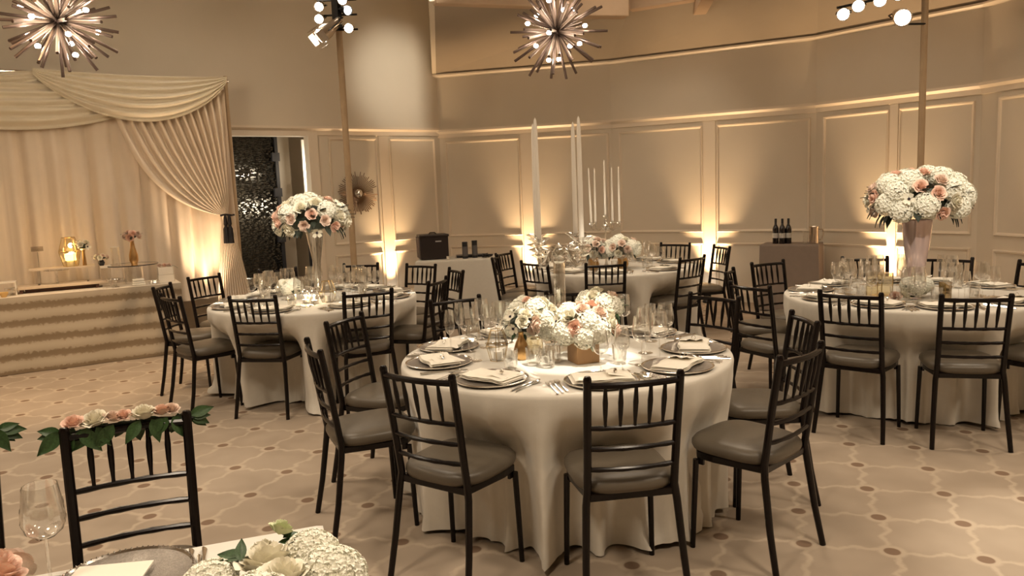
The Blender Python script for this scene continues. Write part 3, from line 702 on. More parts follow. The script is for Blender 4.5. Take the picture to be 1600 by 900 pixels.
SEATS = {
 1: [(-80, 'the centre front seat'), (-124, 'the front left seat'), (-42, 'the front right seat'), (-166, 'the left seat'), (160, 'the far left seat'), (118, 'the back left seat'), (83, 'the back seat'), (40, 'the back right seat'), (-5, 'the right seat')],
 2: [(255, 'the front left seat'), (307, 'the front right seat'), (213, 'the seat nearest the buffet'), (174, 'the left seat'), (145, 'the curtain-side seat'), (118, 'the doorway-side seat'), (85, 'the seat under the starburst'), (57, 'the back right seat'), (-11, 'the right seat'), (24, 'the rear right seat')],
 3: [(-134, 'the front left seat'), (-101, 'the seat with light patch'), (-59, 'the front right seat'), (13, 'the far right seat'), (80, 'the back left seat'), (49, 'the back right seat'), (120, 'the bar-side seat'), (-168, 'the left seat'), (152, 'the far left seat')],
 4: [(-100, 'the front centre seat'), (-140, 'the front left seat'), (155, 'the rear left seat'), (176, 'the left seat'), (120, 'the back left seat'), (47, 'the back right seat'), (-52, 'the front right seat'), (14, 'the right seat')]}
for tb, L_ in SEATS.items():
    for i, (a, s) in enumerate(L_): place(tb, a, s, i, glasses=(tb != 1 or i in (5, 6)), near=(tb == 1))
# front table glasses, where they stand
for kd, x, y, lb in (('big', .60, 3.57, 'wide-bowled wine glass front left of the four at right of the gold box'), ('big', .70, 3.66, 'wide-bowled wine glass front right of the four at right of the gold box'),
    ('big', .66, 3.83, 'wide-bowled wine glass back left of the four at right of the gold box'), ('big', .78, 3.92, 'wide-bowled wine glass back right of the four at right of the gold box'),
    ('mid', .49, 3.46, 'small wine glass right of the gold box near the bright napkin'), ('mid', .385, 3.40, 'small wine glass just before the gold box of flowers'),
    ('flute', -.33, 3.95, 'slender glass standing leftmost before the two left napkins'), ('big', -.24, 4.03, 'wide-bowled wine glass behind the geometric terrarium at left'),
    ('flute', -.15, 4.12, 'tall slender glass behind the terrarium, left one'), ('big', -.08, 4.22, 'wide-bowled wine glass left of the hydrangea vase'),
    ('mid', -.20, 3.80, 'small wine glass left of the terrarium'), ('flute', -.30, 4.22, 'tall slender glass nearest the far left napkin'),
    ('big', -.18, 4.36, 'wide-bowled wine glass farthest back at left'), ('mid', .74, 4.12, 'small wine glass behind the four big glasses'), ('big', .62, 4.3, 'wide-bowled wine glass far right near the back napkin')):
    glass(kd, x, y, lb, 'glasses on the front table')
for x, y, lb in ((.09, 3.66, 'left'), (.155, 3.60, 'front'), (.19, 3.70, 'rear right')):
    tag(link('cut_tumbler', CUT, None, (x, y, TZ)), 'cut crystal tumbler, %s one of the trio between bud vase and gold box' % lb, 'glass', 'cut crystal tumblers')
for x, y, lb in ((-.02, 3.60, 'clear water tumbler front of the gold bud vase'), (.50, 3.62, 'clear water tumbler between gold box and big wine glasses')):
    tag(link('tumbler', TUM, None, (x, y, TZ)), lb, 'glass')
# ------------------------------------------------------------------ candelabra
def arm_pts(a, r, z0, z1, dip): 
    return [(q*r*cos(a), q*r*sin(a), z0+dz) for q, dz in ((.05, 0), (.3, .03), (.45, .015), (.6, -dip*.5), (.78, -dip), (.95, -dip*.75), (1.0, -dip*.2), (1.0, z1-z0))]
t = thing('crystal_candelabra', 'tall crystal candelabra with four curved arms on the front table', 'candelabra', (.25, 4.02, TZ), radians(0))
MB().box((0, 0, .025), (.19, .19, .05)).build('base_block', CRYT, t, smooth=False, bevel=.008)
MB().lathe([(.07, .05), (.045, .07), (.03, .09), (.05, .11), (.03, .13)], n=8).build('base_knop', CRYT, t, smooth=False)
MB().lathe([(.030, .13), (.030, .455)], n=8, capb=True, capt=True).build('column', CRYT, t, smooth=False)
MB().lathe([(.018, .13), (.018, .455)], n=8).build('column_core', CRYT, t, smooth=False)
MB().lathe([(.03, .455), (.045, .47), (.028, .485), (.05, .50), (.025, .53), (.032, .54), (0, .56)], n=8).build('hub', CRYT, t, smooth=False)
ci = 0
for a in (58, 122, 238, 302):
    ar = radians(a); MB().tube(arm_pts(ar, .20, .50, .53, .05), .0105, 10).build('arm', CRYT, t)
    cx, cy = .20*cos(ar), .20*sin(ar)
    cu = MB().lathe([(.012, .525), (.05, .545), (.012, .555), (.022, .575), (.052, .60), (.02, .592), (.014, .59)], (cx, cy, 0), 24, star=.16, ns=8).build('candle_cup', CRYT, t)
    MB().lathe([(.012, .50), (.040, .515), (.012, .53)], (cx, cy, 0), 20, star=.16, ns=10).build('drip_pan', CRYT, cu)
    c = MB().lathe([(.013, 0), (.0125, .3), (.010, .55), (.006, .60), (0, .615)], (0, 0, 0), 14, capb=True).build('taper_candle', WAX); c.location = (.25+cx, 4.02+cy, TZ+.575)
    tag(c, 'tall white taper candle in the %s cup of the front crystal candelabra' % ('rear right', 'rear left', 'front left', 'front right')[ci], 'candle', 'tall tapers on the front candelabra'); ci += 1
cx0, cy0 = .99, 8.0
t = thing('crystal_candelabra', 'slender five-cup crystal candelabra on the far back table', 'candelabra', (cx0, cy0, TZ))
MB().lathe([(.07, 0), (.06, .015), (.02, .03), (.012, .06), (.012, .38), (.03, .40), (.05, .42), (.03, .44), (.015, .50)], n=12, capb=True).build('stem', CRYT, t)
pos = [(0, 0, .53)]+[(.145*cos(radians(a)), .145*sin(radians(a)), .455) for a in (180, 128, 52, 0)]
for k, (x, y, z) in enumerate(pos):
    if k: MB().tube([(x*q, y*q, .42+dz) for q, dz in ((.1, .0), (.5, -.035), (.8, -.03), (1, -.01), (1, .035))], .006, 8).build('arm', CRYT, t)
    MB().lathe([(.008, z-.02), (.032, z+.01), (.010, z+.005), (.014, z+.02)], (x, y, 0), 16, star=.15, ns=8).build('candle_cup', CRYT, t)
    c = MB().lathe([(.0115, 0), (.010, .35), (.006, .56), (0, .58)], n=10, capb=True).build('taper_candle', WAX); c.location = (cx0+x, cy0+y, TZ+z)
    if k: c.rotation_euler = (0, -.03 if k == 1 else (.0 if k < 4 else .0), 0)
    tag(c, '%s white taper of the five on the far back candelabra' % ('centre', 'leftmost', 'second', 'fourth', 'rightmost')[k], 'candle', 'tapers on the far back candelabra')
# ------------------------------------------------------------------ centrepieces, front table
def vase_thing(name, label, loc, parts, cat='flowers', group=None):
    t = thing(name, label, cat, loc, 0, group)
    for n_, mb, m, kw in parts: mb.build(n_, m, t, **kw)
    return t
t = vase_thing('flower_arrangement', 'round white hydrangea arrangement in clear glass left of the candelabra stem', (.10, 3.93, TZ), [('vase', MB().lathe([(0, .003), (.05, .003), (.052, 0), (.052, .12), (.05, .12)], n=20), GLASS, {}), ('water', MB().lathe([(0, .006), (.048, .006), (.048, .08), (0, .08)], n=20), TERRG, {})])
bouquet(t, (0, 0, .17), (.135, .125, .12), [('h', .055)]*12+[('b', .026)]*3+[('p', .03)]*3+[('c', .03)]*3, 12, 4, -.45, 'g', .06)
t = vase_thing('flower_arrangement', 'cream and blush flowers in a gold square box on the front table', (.335, 3.70, TZ), [('box_vase', MB().box((0, 0, .052), (.118, .118, .104), .35), GOLDB, {'smooth': False, 'bevel': .003})])
bouquet(t, (.01, 0, .165), (.15, .13, .115), [('h', .06)]*7+[('b', .036)]*5+[('p', .036)]*6+[('c', .036)]*5+[('a', .035)]*3, 14, 6, -.35, 's', .06)
t = vase_thing('flower_arrangement', 'smaller white flower arrangement in a round glass bowl behind the gold box', (.46, 4.02, TZ), [('vase', MB().lathe([(.03, 0), (.06, .04), (.075, .10), (.05, .16), (.055, .18)], n=20), GLASS, {})])
bouquet(t, (-.01, 0, .205), (.115, .105, .095), [('h', .055)]*6+[('c', .034)]*3+[('p', .03)]*2, 8, 8, -.25, 'g', .06)
t = vase_thing('bud_vase', 'gold pear-shaped bud vase holding small blush and cream flowers', (.035, 3.80, TZ), [('vase', MB().lathe([(0, 0), (.028, 0), (.038, .02), (.040, .045), (.030, .08), (.015, .11), (.012, .13), (.015, .138)], n=20), GOLD, {})])
bouquet(t, (0, 0, .185), (.085, .075, .06), [('a', .03)]*4+[('c', .03)]*4+[('p', .038)]+[('h', .032)]*3, 7, 3, -.3, 'd', .045)
def terrarium(label, loc, s=1.0, h=.15, cat='candle holder', m=GLASS, lit=True, group=None):
    t = thing('geometric_lantern', label, cat, loc, .4, group); n = 6
    prof = [(.038*s, 0), (.058*s, h*.5), (.034*s, h)]; pts = []
    for (r, z) in prof: pts.append([Vector((r*cos(2*pi*j/n), r*sin(2*pi*j/n), z)) for j in range(n)])
    mb = MB().lathe(prof, n=n); mb.build('glass_panes', m, t, smooth=False)
    fr = MB()
    for k in range(2):
        for j in range(n): fr.tube([pts[k][j], pts[k+1][j]], .0018*s, 4)
    for k in (0, 1, 2):
        for j in range(n): fr.tube([pts[k][j], pts[k][(j+1) % n]], .0018*s, 4)
    fr.build('frame', BRASS, t)
    MB().lathe([(0, .045*s), (.02*s, .045*s), (.02*s, .005), (0, .005)], n=14).build('votive', WAX, t)
    return t
terrarium('geometric glass terrarium lantern with thin gold edges on the front table', (-.085, 3.80, TZ), 1.0, .155)
# ------------------------------------------------------------------ centrepieces, left table
def trumpet(h, rt, m, foot=True):
    return MB().lathe([(.0, 0), (.055, 0), (.05, .012), (.02, .02), (.02, .04), (.032, .055), (.02, .075), (.02, .10), (rt*.45, h*.55), (rt, h), (rt*.96, h), (rt*.42, h*.55), (.012, .11)], n=28)
t = vase_thing('tall_floral_centrepiece', 'ball of white and blush flowers on a clear trumpet vase, left table', (-1.62, 6.45, TZ), [('vase', trumpet(.56, .075, GLASS), CRYT, {})])
bouquet(t, (-.02, 0, .66), (.30, .26, .185), [('h', .075)]*13+[('c', .05)]*10+[('b', .042)]*7+[('a', .045)]*6+[('p', .04)]*4, 55, 12, -.55, 'd', .095)
terrarium('tall square-looking gold framed lantern beside the clear trumpet vase, left table', (-1.49, 6.20, TZ), 1.2, .17)
t = vase_thing('flower_arrangement', 'small cream table flowers in low glass left of the votives, left table', (-1.86, 6.42, TZ), [('vase', MB().lathe([(0, 0), (.045, 0), (.05, .08)], n=16), GLASS, {})])
bouquet(t, (0, 0, .10), (.10, .09, .06), [('h', .05)]*6+[('c', .03)]*5, 8, 2, -.2, 'd', .05)
def votive(x, y, lb, e=.35):
    t = thing('votive_candle', lb, 'candle', (x, y, TZ), 0, 'lit votives')
    MB().lathe([(0, .004), (.03, .004), (.034, .0), (.038, .07), (.035, .07)], n=16).build('cup', GLASS, t)
    MB().lathe([(0, .01), (.027, .01), (.027, .03), (0, .03)], n=14).build('wax', WAX, t)
    MB().lathe([(0, .03), (.006, .04), (.004, .052), (0, .065)], n=8).build('flame', FLAME, t)
    lamp('votive_lamp', 'POINT', (x, y, TZ+.06), e, (1, .8, .55), shadow_soft_size=.01)
votive(-1.66, 6.17, 'lit votive candle in clear cup front left of the gold lantern, left table'); votive(-1.58, 6.12, 'lit votive candle in clear cup nearest the front rim of the left table')
# ------------------------------------------------------------------ centrepieces, right table
t = vase_thing('tall_floral_centrepiece', 'huge white hydrangea and blush bouquet on iridescent vase, right table', (2.88, 5.47, TZ), [('vase', MB().lathe([(0, 0), (.05, 0), (.045, .02), (.02, .03), (.028, .06), (.02, .09), (.05, .12), (.085, .35), (.10, .52), (.094, .52)], n=28), IRID, {})])
bouquet(t, (.0, 0, .66), (.335, .30, .20), [('h', .08)]*22+[('b', .045)]*9+[('c', .045)]*6+[('a', .04)]*4+[('p', .045)]*4, 60, 21, -.5, 'd', .09)
def boxv(name, label, loc, w_, h, rz, m):
    t = thing(name, label, 'vase', loc, rz); MB().box((0, 0, h/2), (w_, w_, h)).build('body', m, t, smooth=False)
    for sx in (-1, 1):
        for sy in (-1, 1): MB().tube([(sx*w_/2, sy*w_/2, 0), (sx*w_/2, sy*w_/2, h)], .003, 4).build('edge', BRASS, t)
    return t
boxv('mirrored_lantern', 'tall mirrored gold box lantern on the right table', (2.60, 5.42, TZ), .12, .16, .5, TERRG)
boxv('mirrored_lantern', 'narrow mirrored gold box beside the white flowers, right table', (2.93, 5.18, TZ), .05, .11, .3, MIRR)
t = vase_thing('flower_arrangement', 'low white hydrangeas in small glass on the right table', (2.75, 5.22, TZ), [('vase', MB().lathe([(0, 0), (.04, 0), (.045, .06)], n=16), GLASS, {})])
bouquet(t, (0, 0, .075), (.10, .09, .055), [('h', .05)]*7, 4, 5, -.1, 's', .05)
t = thing('rose_posy', 'single blush rose lying beside the low white hydrangeas', 'flowers', (2.58, 5.15, TZ)); bloom(t, 'b', (0, 0, .03), (-.3, -.6, .6), .035, random.Random(2)); bloom(t, 'c', (.07, .02, .035), (.2, -.5, .8), .032, random.Random(3)); link('leaf', LF['d'], t, (.1, 0, .02), (.2, .3, -1), .06)
# ------------------------------------------------------------------ centrepieces, far back table
for x, y, sd, lb in ((.84, 7.86, 3, 'left of two white and blush mounds in gold vases before the far candelabra'), (1.13, 7.80, 9, 'right of two white and blush mounds in gold vases before the far candelabra')):
    t = vase_thing('flower_arrangement', lb, (x, y, TZ), [('vase', MB().lathe([(0, 0), (.04, 0), (.06, .05), (.05, .10), (.055, .12)], n=16), GOLD, {})], group='gold-vased mounds on the far back table')
    bouquet(t, (0, 0, .20), (.17, .15, .12), [('h', .065)]*9+[('b', .034)]*3+[('p', .036)]*5+[('c', .036)]*4, 16, sd, -.35, 'd', .06)
# ------------------------------------------------------------------ foreground table
U5 = Vector((.943, .334, 0)); V5 = Vector((.334, -.943, 0)); P5 = Vector((-.425, 1.965, 0)); P5 = P5-U5*.10; c5 = P5-U5*.80+V5*.38; r5 = atan2(.334, .943)
t = thing('rectangular_table', 'rectangular table in the bottom left corner hidden under an ivory cloth', 'table', c5, r5)
MB().box((0, 0, .75), (1.54, .70, .03)).build('tabletop', DBROWN, t)
for x in (-.7, .7):
    for y in (-.3, .3): MB().tube([(x, y, 0), (x, y, .74)], .016).build('leg', CANM, t)
def rectcloth(w_, d_, h, seed, fl_=.05):
    rg = random.Random(seed); mb = MB(); per = []
    cor = [(-w_/2, -d_/2), (w_/2, -d_/2), (w_/2, d_/2), (-w_/2, d_/2)]; n = 24
    for k in range(4):
        a, b = cor[k], cor[(k+1) % 4]
        for j in range(n): f = j/n; per.append((a[0]+(b[0]-a[0])*f, a[1]+(b[1]-a[1])*f, f))
    NP_ = len(per); p1, p2 = rg.uniform(0, 6), rg.uniform(0, 6)
    for (s, z) in [(0, h), (.5, h), (.98, h), (1.0, h-.006)]+[(1.0, h-.03-(h-.045)*q) for q in (0, .15, .3, .5, .7, .85, 1)]:
        t_ = max(0, (h-z)/h)
        for k, (x, y, f) in enumerate(per):
            g = 1+fl_*t_*(1+.9*sin(k*.55+p1)+.5*sin(k*1.3+p2)) if s == 1 else 1
            cn = 1+.05*t_*(abs(f-.0) < .01); mb.v.append(Vector((x*s*g*cn, y*s*g*cn, z)))
    nr = len(mb.v)//NP_
    for k in range(nr-1):
        for j in range(NP_): mb.f.append([k*NP_+j, k*NP_+(j+1) % NP_, (k+1)*NP_+(j+1) % NP_, (k+1)*NP_+j])
    return mb
o = rectcloth(1.60, .76, .772, 8).build('tablecloth', LINEN, sharp=60); o.location = c5; o.rotation_euler = (0, 0, r5); tag(o, 'ivory cloth on the rectangular table in the bottom left corner', 'tablecloth')
cxp, cyp = -.90, 1.655
t = thing('charger_plate', 'large beaded mercury glass charger under a blank card, bottom left', 'plate', (cxp, cyp, TZ)); link('dish', CHM, t, scale=(.9, .9, 1))
link('rim', CRM, t, scale=(.9, .9, 1)); bd = MB()
for k in range(72): a = 2*pi*k/72; bd.lathe([(0, -.002), (.003, 0), (0, .0035)], (.145*cos(a), .145*sin(a), .017), 6)
o = bd.build('beading', SILV, t); o['kind'] = 'stuff'
tag(MB().box((0, 0, 0), (.165, .23, .004), 0).build('menu_card', WHITEB, smooth=False), 'plain cream card on the foreground charger', 'card'); bpy.data.objects['menu_card'].location = (cxp-.03, cyp-.06, TZ+.018); bpy.data.objects['menu_card'].rotation_euler = (0, 0, .12)
for k, (x, y, lb) in enumerate(((-.772, 1.70, 'left'), (-.742, 1.705, 'middle'), (-.738, 1.665, 'right'))):
    o = flat('fork', FKM, x, y, radians(199.5), 'silver fork beside foreground hydrangeas, %s of three handles' % lb, 'forks on the foreground table'); o.scale = (1.2, 1.05, 1.2)
t = vase_thing('flower_arrangement', 'large white hydrangea and rose arrangement in the bottom foreground', (-.505, 1.50, TZ), [('vase', MB().lathe([(0, 0), (.06, 0), (.065, .08)], n=20), GLASS, {})])
rg = random.Random(4)
for kd, p, s in (('H', (.055, .075, .085), .058), ('H', (.115, .0, .075), .066), ('H', (-.135, -.01, .07), .055), ('c', (-.03, .03, .10), .055), ('c', (.03, -.05, .11), .045), ('H', (.0, -.14, .08), .075), ('h', (.12, -.11, .06), .06), ('c', (-.06, .085, .09), .034), ('c', (-.10, .05, .085), .028)):
    bloom(t, kd, p, (p[0]*2, p[1]*2+.1, .9), s, rg)
bloom(t, 'c', (-.055, .10, .10), (.1, .5, .8), .02, rg); bloom(t, 'g', (-.015, .10, .14), (.3, .4, .8), .024, rg)
for p, r_, s in (((-.06, .05, .10), (.3, .2, 2.0), .07), ((-.07, .02, .11), (.2, -.4, 1.2), .07), ((-.075, .01, .11), (.9, 0, .2), .05), ((-.01, .09, .12), (.1, .3, -.8), .045), ((-.02, .09, .11), (.1, .2, -1.4), .045), ((.0, .09, .12), (.3, .1, .5), .04)):
    link('leaf', LF['g'], t, p, r_, s)
t = vase_thing('flower_arrangement', 'peach rose blossom cut off by the left picture edge', (-1.165, 1.585, TZ), [('vase', MB().lathe([(0, 0), (.03, 0), (.02, .05)], n=12), GOLD, {})])
bloom(t, 'b', (.05, -.02, .09), (.5, .2, .8), .05, rg); bloom(t, 'c', (-.02, -.03, .08), (-.3, .3, .8), .05, rg); bloom(t, 'p', (.02, .06, .06), (0, .8, .5), .045, rg)
glass('big', -1.07, 1.66, 'faint wine glass at the bottom left beside the foreground charger', 'glasses on the foreground table')
# garlands on the two foreground chairs
def garland(x, y, a, lb, seed):
    t = thing('flower_garland', lb, 'flowers', (x, y, .905), radians(a)); rg = random.Random(seed)
    MB().tube([(-.2, -.012, -.01), (-.1, -.03, 0), (0, -.035, .0), (.1, -.03, 0), (.2, -.012, -.01)], .007, 6).build('stem', LEAFD, t)
    # local +Y faces the table: the side turned away from the camera is -Y here
    for kd, xx, s in (('b', .155, .030), ('c', .095, .038), ('p', .04, .026), ('b', .01, .024), ('c', -.05, .038), ('b', -.105, .028), ('p', -.135, .024)):
        bloom(t, kd, (xx, -.025, .03), (rg.uniform(-.3, .3), rg.uniform(-.2, .5), 1), s, rg)
    def lr(d, nrm):
        y = Vector(d).normalized(); x = y.cross(Vector(nrm)).normalized(); z = x.cross(y); return Matrix((x, y, z)).transposed().to_euler()
    for k in range(24):
        xx = -.185+.37*k/23; s = rg.uniform(.07, .10); side = rg.choice((-1, 1))
        link('leaf', LF['g'], t, (xx, -.025+side*.018, .008), lr((rg.uniform(-.9, .9), .25*side, -rg.uniform(.5, 1)), (rg.uniform(-.4, .4), 1, rg.uniform(0, .6))), s)
    for e_ in (-1, 1):
        for k in range(4): link('leaf', LF['g'], t, (e_*.19, -.02, .0), lr((e_*rg.uniform(.7, 1.2), 0, (.25, -.1, -.5, -.9)[k]), (0, 1, .5)), rg.uniform(.06, .085))
    return t
garland(-1.27, 2.45, 24+180, 'garland of blush and white roses with green leaves on the foreground chair back', 5)
garland(-1.87, 2.37, 22+180, 'leafy garland tip cut by the left picture edge', 6)
# ------------------------------------------------------------------ buffet
bu = Vector((.866, .5, 0)); bn = Vector((-.5, .866, 0)); B0 = Vector((-4.95, 7.45, 0))
def atB(s, d, z): return B0+bu*s+bn*d+Vector((0, 0, z))
brz = radians(30)
t = thing('buffet_table', 'long rectangular dessert table under the striped drape', 'table', atB(0, 0, 0), brz)
MB().box((.55, .31, .735), (2.05, .54, .03)).build('tabletop', DBROWN, t)
for x in (-.4, 1.45):
    for y in (.08, .52): MB().tube([(x, y, 0), (x, y, .72)], .015).build('leg', CANM, t)
t = thing('buffet_drape', 'buffet tablecloth of ruffled horizontal taupe and ivory stripes', 'tablecloth', atB(0, 0, 0), brz)
def bf(a, b): s = -.5+a*2.12; z = .76-b*.755; return (s, -.012*sin(s*9+3*b)*b-.006*sin(b*.755/.0825*pi)-.02*b, z)
MB().grid(bf, 120, 50).build('front_drape', STRIPE, t, sharp=180)
MB().box((.56, .30, .757), (2.12, .60, .012)).build('top_cloth', WHITEB, t, smooth=False)
def bs(a, b): d = a*.60; z = .76-b*.755; return (1.62+.012*sin(d*22)*b+.02*b, d, z)
MB().grid(bs, 30, 20).build('side_drape', LINEN, t, sharp=180)
BZ = .764
t = thing('display_riser', 'two-tier pale slab riser in the middle of the buffet', 'stand', atB(.52, .35, BZ), brz)
MB().box((0, 0, .055), (.84, .26, .03)).build('lower_shelf', SLABM, t, smooth=False, bevel=.004)
MB().box((.02, .02, .225), (.60, .20, .02)).build('upper_shelf', SLABM, t, smooth=False, bevel=.004)
for x in (-.36, .32): MB().box((x, 0, .02), (.03, .22, .04)).build('foot', DBROWN, t, smooth=False)
MB().box((0, .02, .02), (.66, .16, .036)).build('under_tray', DBROWN, t, smooth=False)
for x in (-.2, .24): MB().box((x, .02, .143), (.02, .16, .146)).build('clear_upright', GLASS, t, smooth=False)
zt = BZ+.236
t = terrarium('large lit geometric glass lantern on the buffet riser', atB(.62, .35, zt), 1.75, .30, 'lantern', TERRG)
MB().lathe([(0, .06), (.055, .06), (.05, .13), (.0, .14)], n=12).build('glowing_candle', pbr('glowing_wax', (.9, .7, .3), .5, emit=(1, .66, .2), estr=2.2), t)
lamp('lantern_lamp', 'POINT', atB(.62, .35, zt+.17), 1.5, AMBER, shadow_soft_size=.03)
t = vase_thing('bud_vase', 'white and blush anemones in a slim vase against the lit lantern', atB(.745, .33, zt), [('vase', MB().lathe([(0, 0), (.02, 0), (.012, .14), (.018, .16)], n=12), GOLD, {})])
bouquet(t, (-.01, 0, .20), (.075, .06, .055), [('a', .035)]*4+[('c', .03)]*3+[('p', .03)], 6, 4, -.3, 'd', .04)
t = thing('cake_pedestal', 'clear glass block pedestal right of the buffet riser', 'stand', atB(.93, .28, BZ), brz); MB().box((0, 0, .10), (.09, .09, .2)).build('block', GLASS, t, smooth=False); MB().box((0, 0, .21), (.10, .10, .025)).build('cap', WHITEB, t, smooth=False)
t = vase_thing('bud_vase', 'dark bud vase with small cream flowers on the clear pedestal', atB(.90, .28, BZ+.223), [('vase', MB().lathe([(0, 0), (.02, 0), (.032, .03), (.02, .06)], n=14), PLAST, {})])
bouquet(t, (0, 0, .085), (.07, .055, .03), [('c', .024)]*6+[('p', .022)]*3, 4, 7, -.1, 'd', .04)
t = thing('glass_cake_stand', 'round glass shelf with thin dark rim on the buffet', 'stand', atB(1.19, .32, BZ), brz)
MB().lathe([(0, .205), (.255, .205), (.255, .211), (0, .211)], n=40).build('shelf', GLASS, t, sharp=30); MB().lathe([(.252, .2035), (.259, .2035), (.259, .2125), (.252, .2125), (.252, .2035)], n=40).build('dark_rim', PLAST, t)
MB().lathe([(.10, 0), (.10, .204)], n=24).build('support', GLASS, t)
zs_ = BZ+.212
t = vase_thing('bud_vase', 'tall gold bottle vase with pink roses on the round glass shelf', atB(1.21, .30, zs_), [('vase', MB().lathe([(0, 0), (.03, 0), (.045, .04), (.044, .10), (.024, .18), (.018, .24), (.022, .25)], n=18), GOLD, {})])
bouquet(t, (0, 0, .30), (.075, .06, .045), [('b', .04)]*3+[('p', .042)]*4, 6, 3, -.3, 'd', .05)
t = thing('hurricane_glass', 'clear hurricane glass with white rim on the round glass shelf', 'glass', atB(1.04, .34, zs_)); MB().lathe([(0, 0), (.045, 0), (.045, .19)], n=20).build('cylinder', GLASS, t); MB().lathe([(.045, .19), (.048, .195), (.045, .20), (.042, .195), (.045, .19)], n=20).build('rim', WHITEB, t)
for z, lb, sz in ((0, 'lower white gift box of the stack at the buffet right end', .155), (.082, 'upper white gift box of the stack at the buffet right end', .15)):
    o = MB().box((0, 0, .04), (sz, .13, .08)).build('gift_box', WHITEB, smooth=False, bevel=.003); o.location = atB(1.50, .24, BZ+z); o.rotation_euler = (0, 0, brz); tag(o, lb, 'box', 'white gift boxes')
t = thing('rose_posy', 'peach blossoms lying on the stacked white boxes', 'flowers', atB(1.50, .24, BZ+.163), brz)
for k, (x, kd) in enumerate(((-.05, 'p'), (0, 'b'), (.045, 'p'))): bloom(t, kd, (x, 0, .018), (x*4, -.4, .8), .026, rg)
link('leaf', LF['d'], t, (.02, -.03, .01), (0, 0, -1.2), .05); link('leaf', LF['s'], t, (.07, 0, .01), (-.3, 0, -1.5), .07)
t = thing('napkin_stack', 'small stack of white folded napkins on buffet under the glass shelf', 'napkin', atB(1.22, .13, BZ), brz); 
for k in range(3): MB().box((0, 0, .012+k*.022), (.13-.01*k, .10, .018)).build('folded_cloth', NAPK, t, smooth=True, bevel=.006)
t = thing('glass_dish', 'low clear glass dish left of the stacked boxes', 'dish', atB(1.37, .12, BZ)); MB().lathe([(0, .004), (.05, .004), (.062, .03), (.06, .03), (.05, .0)], n=20).build('bowl', CRYT, t)
def cakest(s, d, r, h, lb):
    t = thing('glass_cake_stand', lb, 'stand', atB(s, d, BZ)); MB().lathe([(0, .0), (r*.5, 0), (.015, .012), (.012, h*.5), (.016, h-.012), (.02, h-.006)], n=18).build('pedestal', CRYT, t); MB().lathe([(0, h-.004), (r, h-.004), (r*1.03, h+.012), (r, h+.004), (0, h+.003)], n=28).build('plate', CRYT, t)
cakest(1.0, .12, .085, .075, 'small glass cake stand before the clear pedestal'); cakest(.48, .34, .12, .14, 'glass cake stand standing between the riser tiers'); bpy.data.objects['glass_cake_stand.002'].location.z += .07
cakest(.08, .18, .06, .06, 'small glass cake stand at the left picture edge of the buffet')
t = thing('display_box', 'white framed open box at the left end of the buffet', 'box', atB(-.02, .25, BZ), brz)
for x in (-.14, .14): MB().box((x, 0, .065), (.012, .16, .13)).build('side_panel', WHITEB, t, smooth=False)
MB().box((0, 0, .13), (.292, .16, .012)).build('top_panel', WHITEB, t, smooth=False)
t = thing('ochre_bowl', 'small ochre bowl at the far left of the buffet', 'bowl', atB(.02, .06, BZ)); MB().lathe([(0, 0), (.02, 0), (.04, .035), (.042, .05), (.035, .045), (0, .01)], n=18).build('bowl', FOOD, t)
t = thing('price_stand', 'small clear card stand rising behind the riser at left', 'stand', atB(.33, .5, BZ)); MB().lathe([(0, 0), (.04, 0), (.004, .01), (.004, .40)], n=10).build('stem', SILV, t); MB().box((0, 0, .43), (.11, .004, .05), brz).build('card', GLASSD, t, smooth=False)
# ------------------------------------------------------------------ side table with black case
sx, sy = -.70, 10.02
t = thing('side_table', 'side table beneath the plain beige cloth near the corner', 'table', (sx, sy, 0), 0); MB().box((0, 0, .735), (.98, .62, .03)).build('tabletop', DBROWN, t)
for x in (-.4, .4): MB().tube([(x, 0, 0), (x, 0, .73)], .02).build('leg', CANM, t)
o = rectcloth(1.0, .66, .762, 3).build('tablecloth', LINEN, sharp=60); o.location = (sx, sy, 0); tag(o, 'plain beige floor-length cloth under the black case near the corner', 'tablecloth')
z0 = .765
t = thing('black_case', 'black lidded equipment case with pleated grey side and small silver plate', 'case', (-1.0, 10.0, z0), radians(14))
MB().box((0, 0, .15), (.36, .30, .30)).build('body', BINM, t, smooth=False, bevel=.012)
MB().box((0, 0, .302), (.38, .32, .03)).build('lid', BINM, t, smooth=False, bevel=.01)
for k in range(6): MB().tube([(-.185, -.12+k*.048, .02), (-.192, -.12+k*.048, .29)], .012, 6).build('side_pleat', BINS, t)
MB().tube([(-.05, 0, .315), (-.03, 0, .335), (.03, 0, .335), (.05, 0, .315)], .008, 6).build('handle', BINM, t)
MB().box((.05, -.152, .23), (.075, .004, .016)).build('silver_plate', LABELM, t, smooth=False)
for x, y, h, lb in ((-.58, 9.86, .21, 'dark cylinder speaker with silver band, nearer the black case'), (-.46, 9.93, .22, 'dark cylinder speaker with grey front, farther from the black case')):
    t = thing('cylinder_speaker', lb, 'speaker', (x, y, z0), 0, 'cylinder speakers'); MB().lathe([(0, 0), (.036, 0), (.036, h), (0, h)], n=20).build('body', PLAST, t); MB().lathe([(.0365, .03), (.0365, h*.72)], n=20).build('grille', GREYP, t); MB().lathe([(.037, h-.02), (.037, h-.01)], n=20).build('ring', PLAST, t)
t = thing('binder', 'black flat folder lying beside the cylinder speakers', 'folder', (-.50, 10.1, z0), .1); MB().box((0, 0, .012), (.42, .22, .024)).build('cover', PLAST, t, smooth=False, bevel=.003); MB().box((.02, -.02, .027), (.30, .15, .006)).build('page', GREYP, t, smooth=False)
t = thing('cable_bundle', 'heap of black cables at the right end of the side table', 'cable', (-.30, 9.9, z0)); rg2 = random.Random(8)
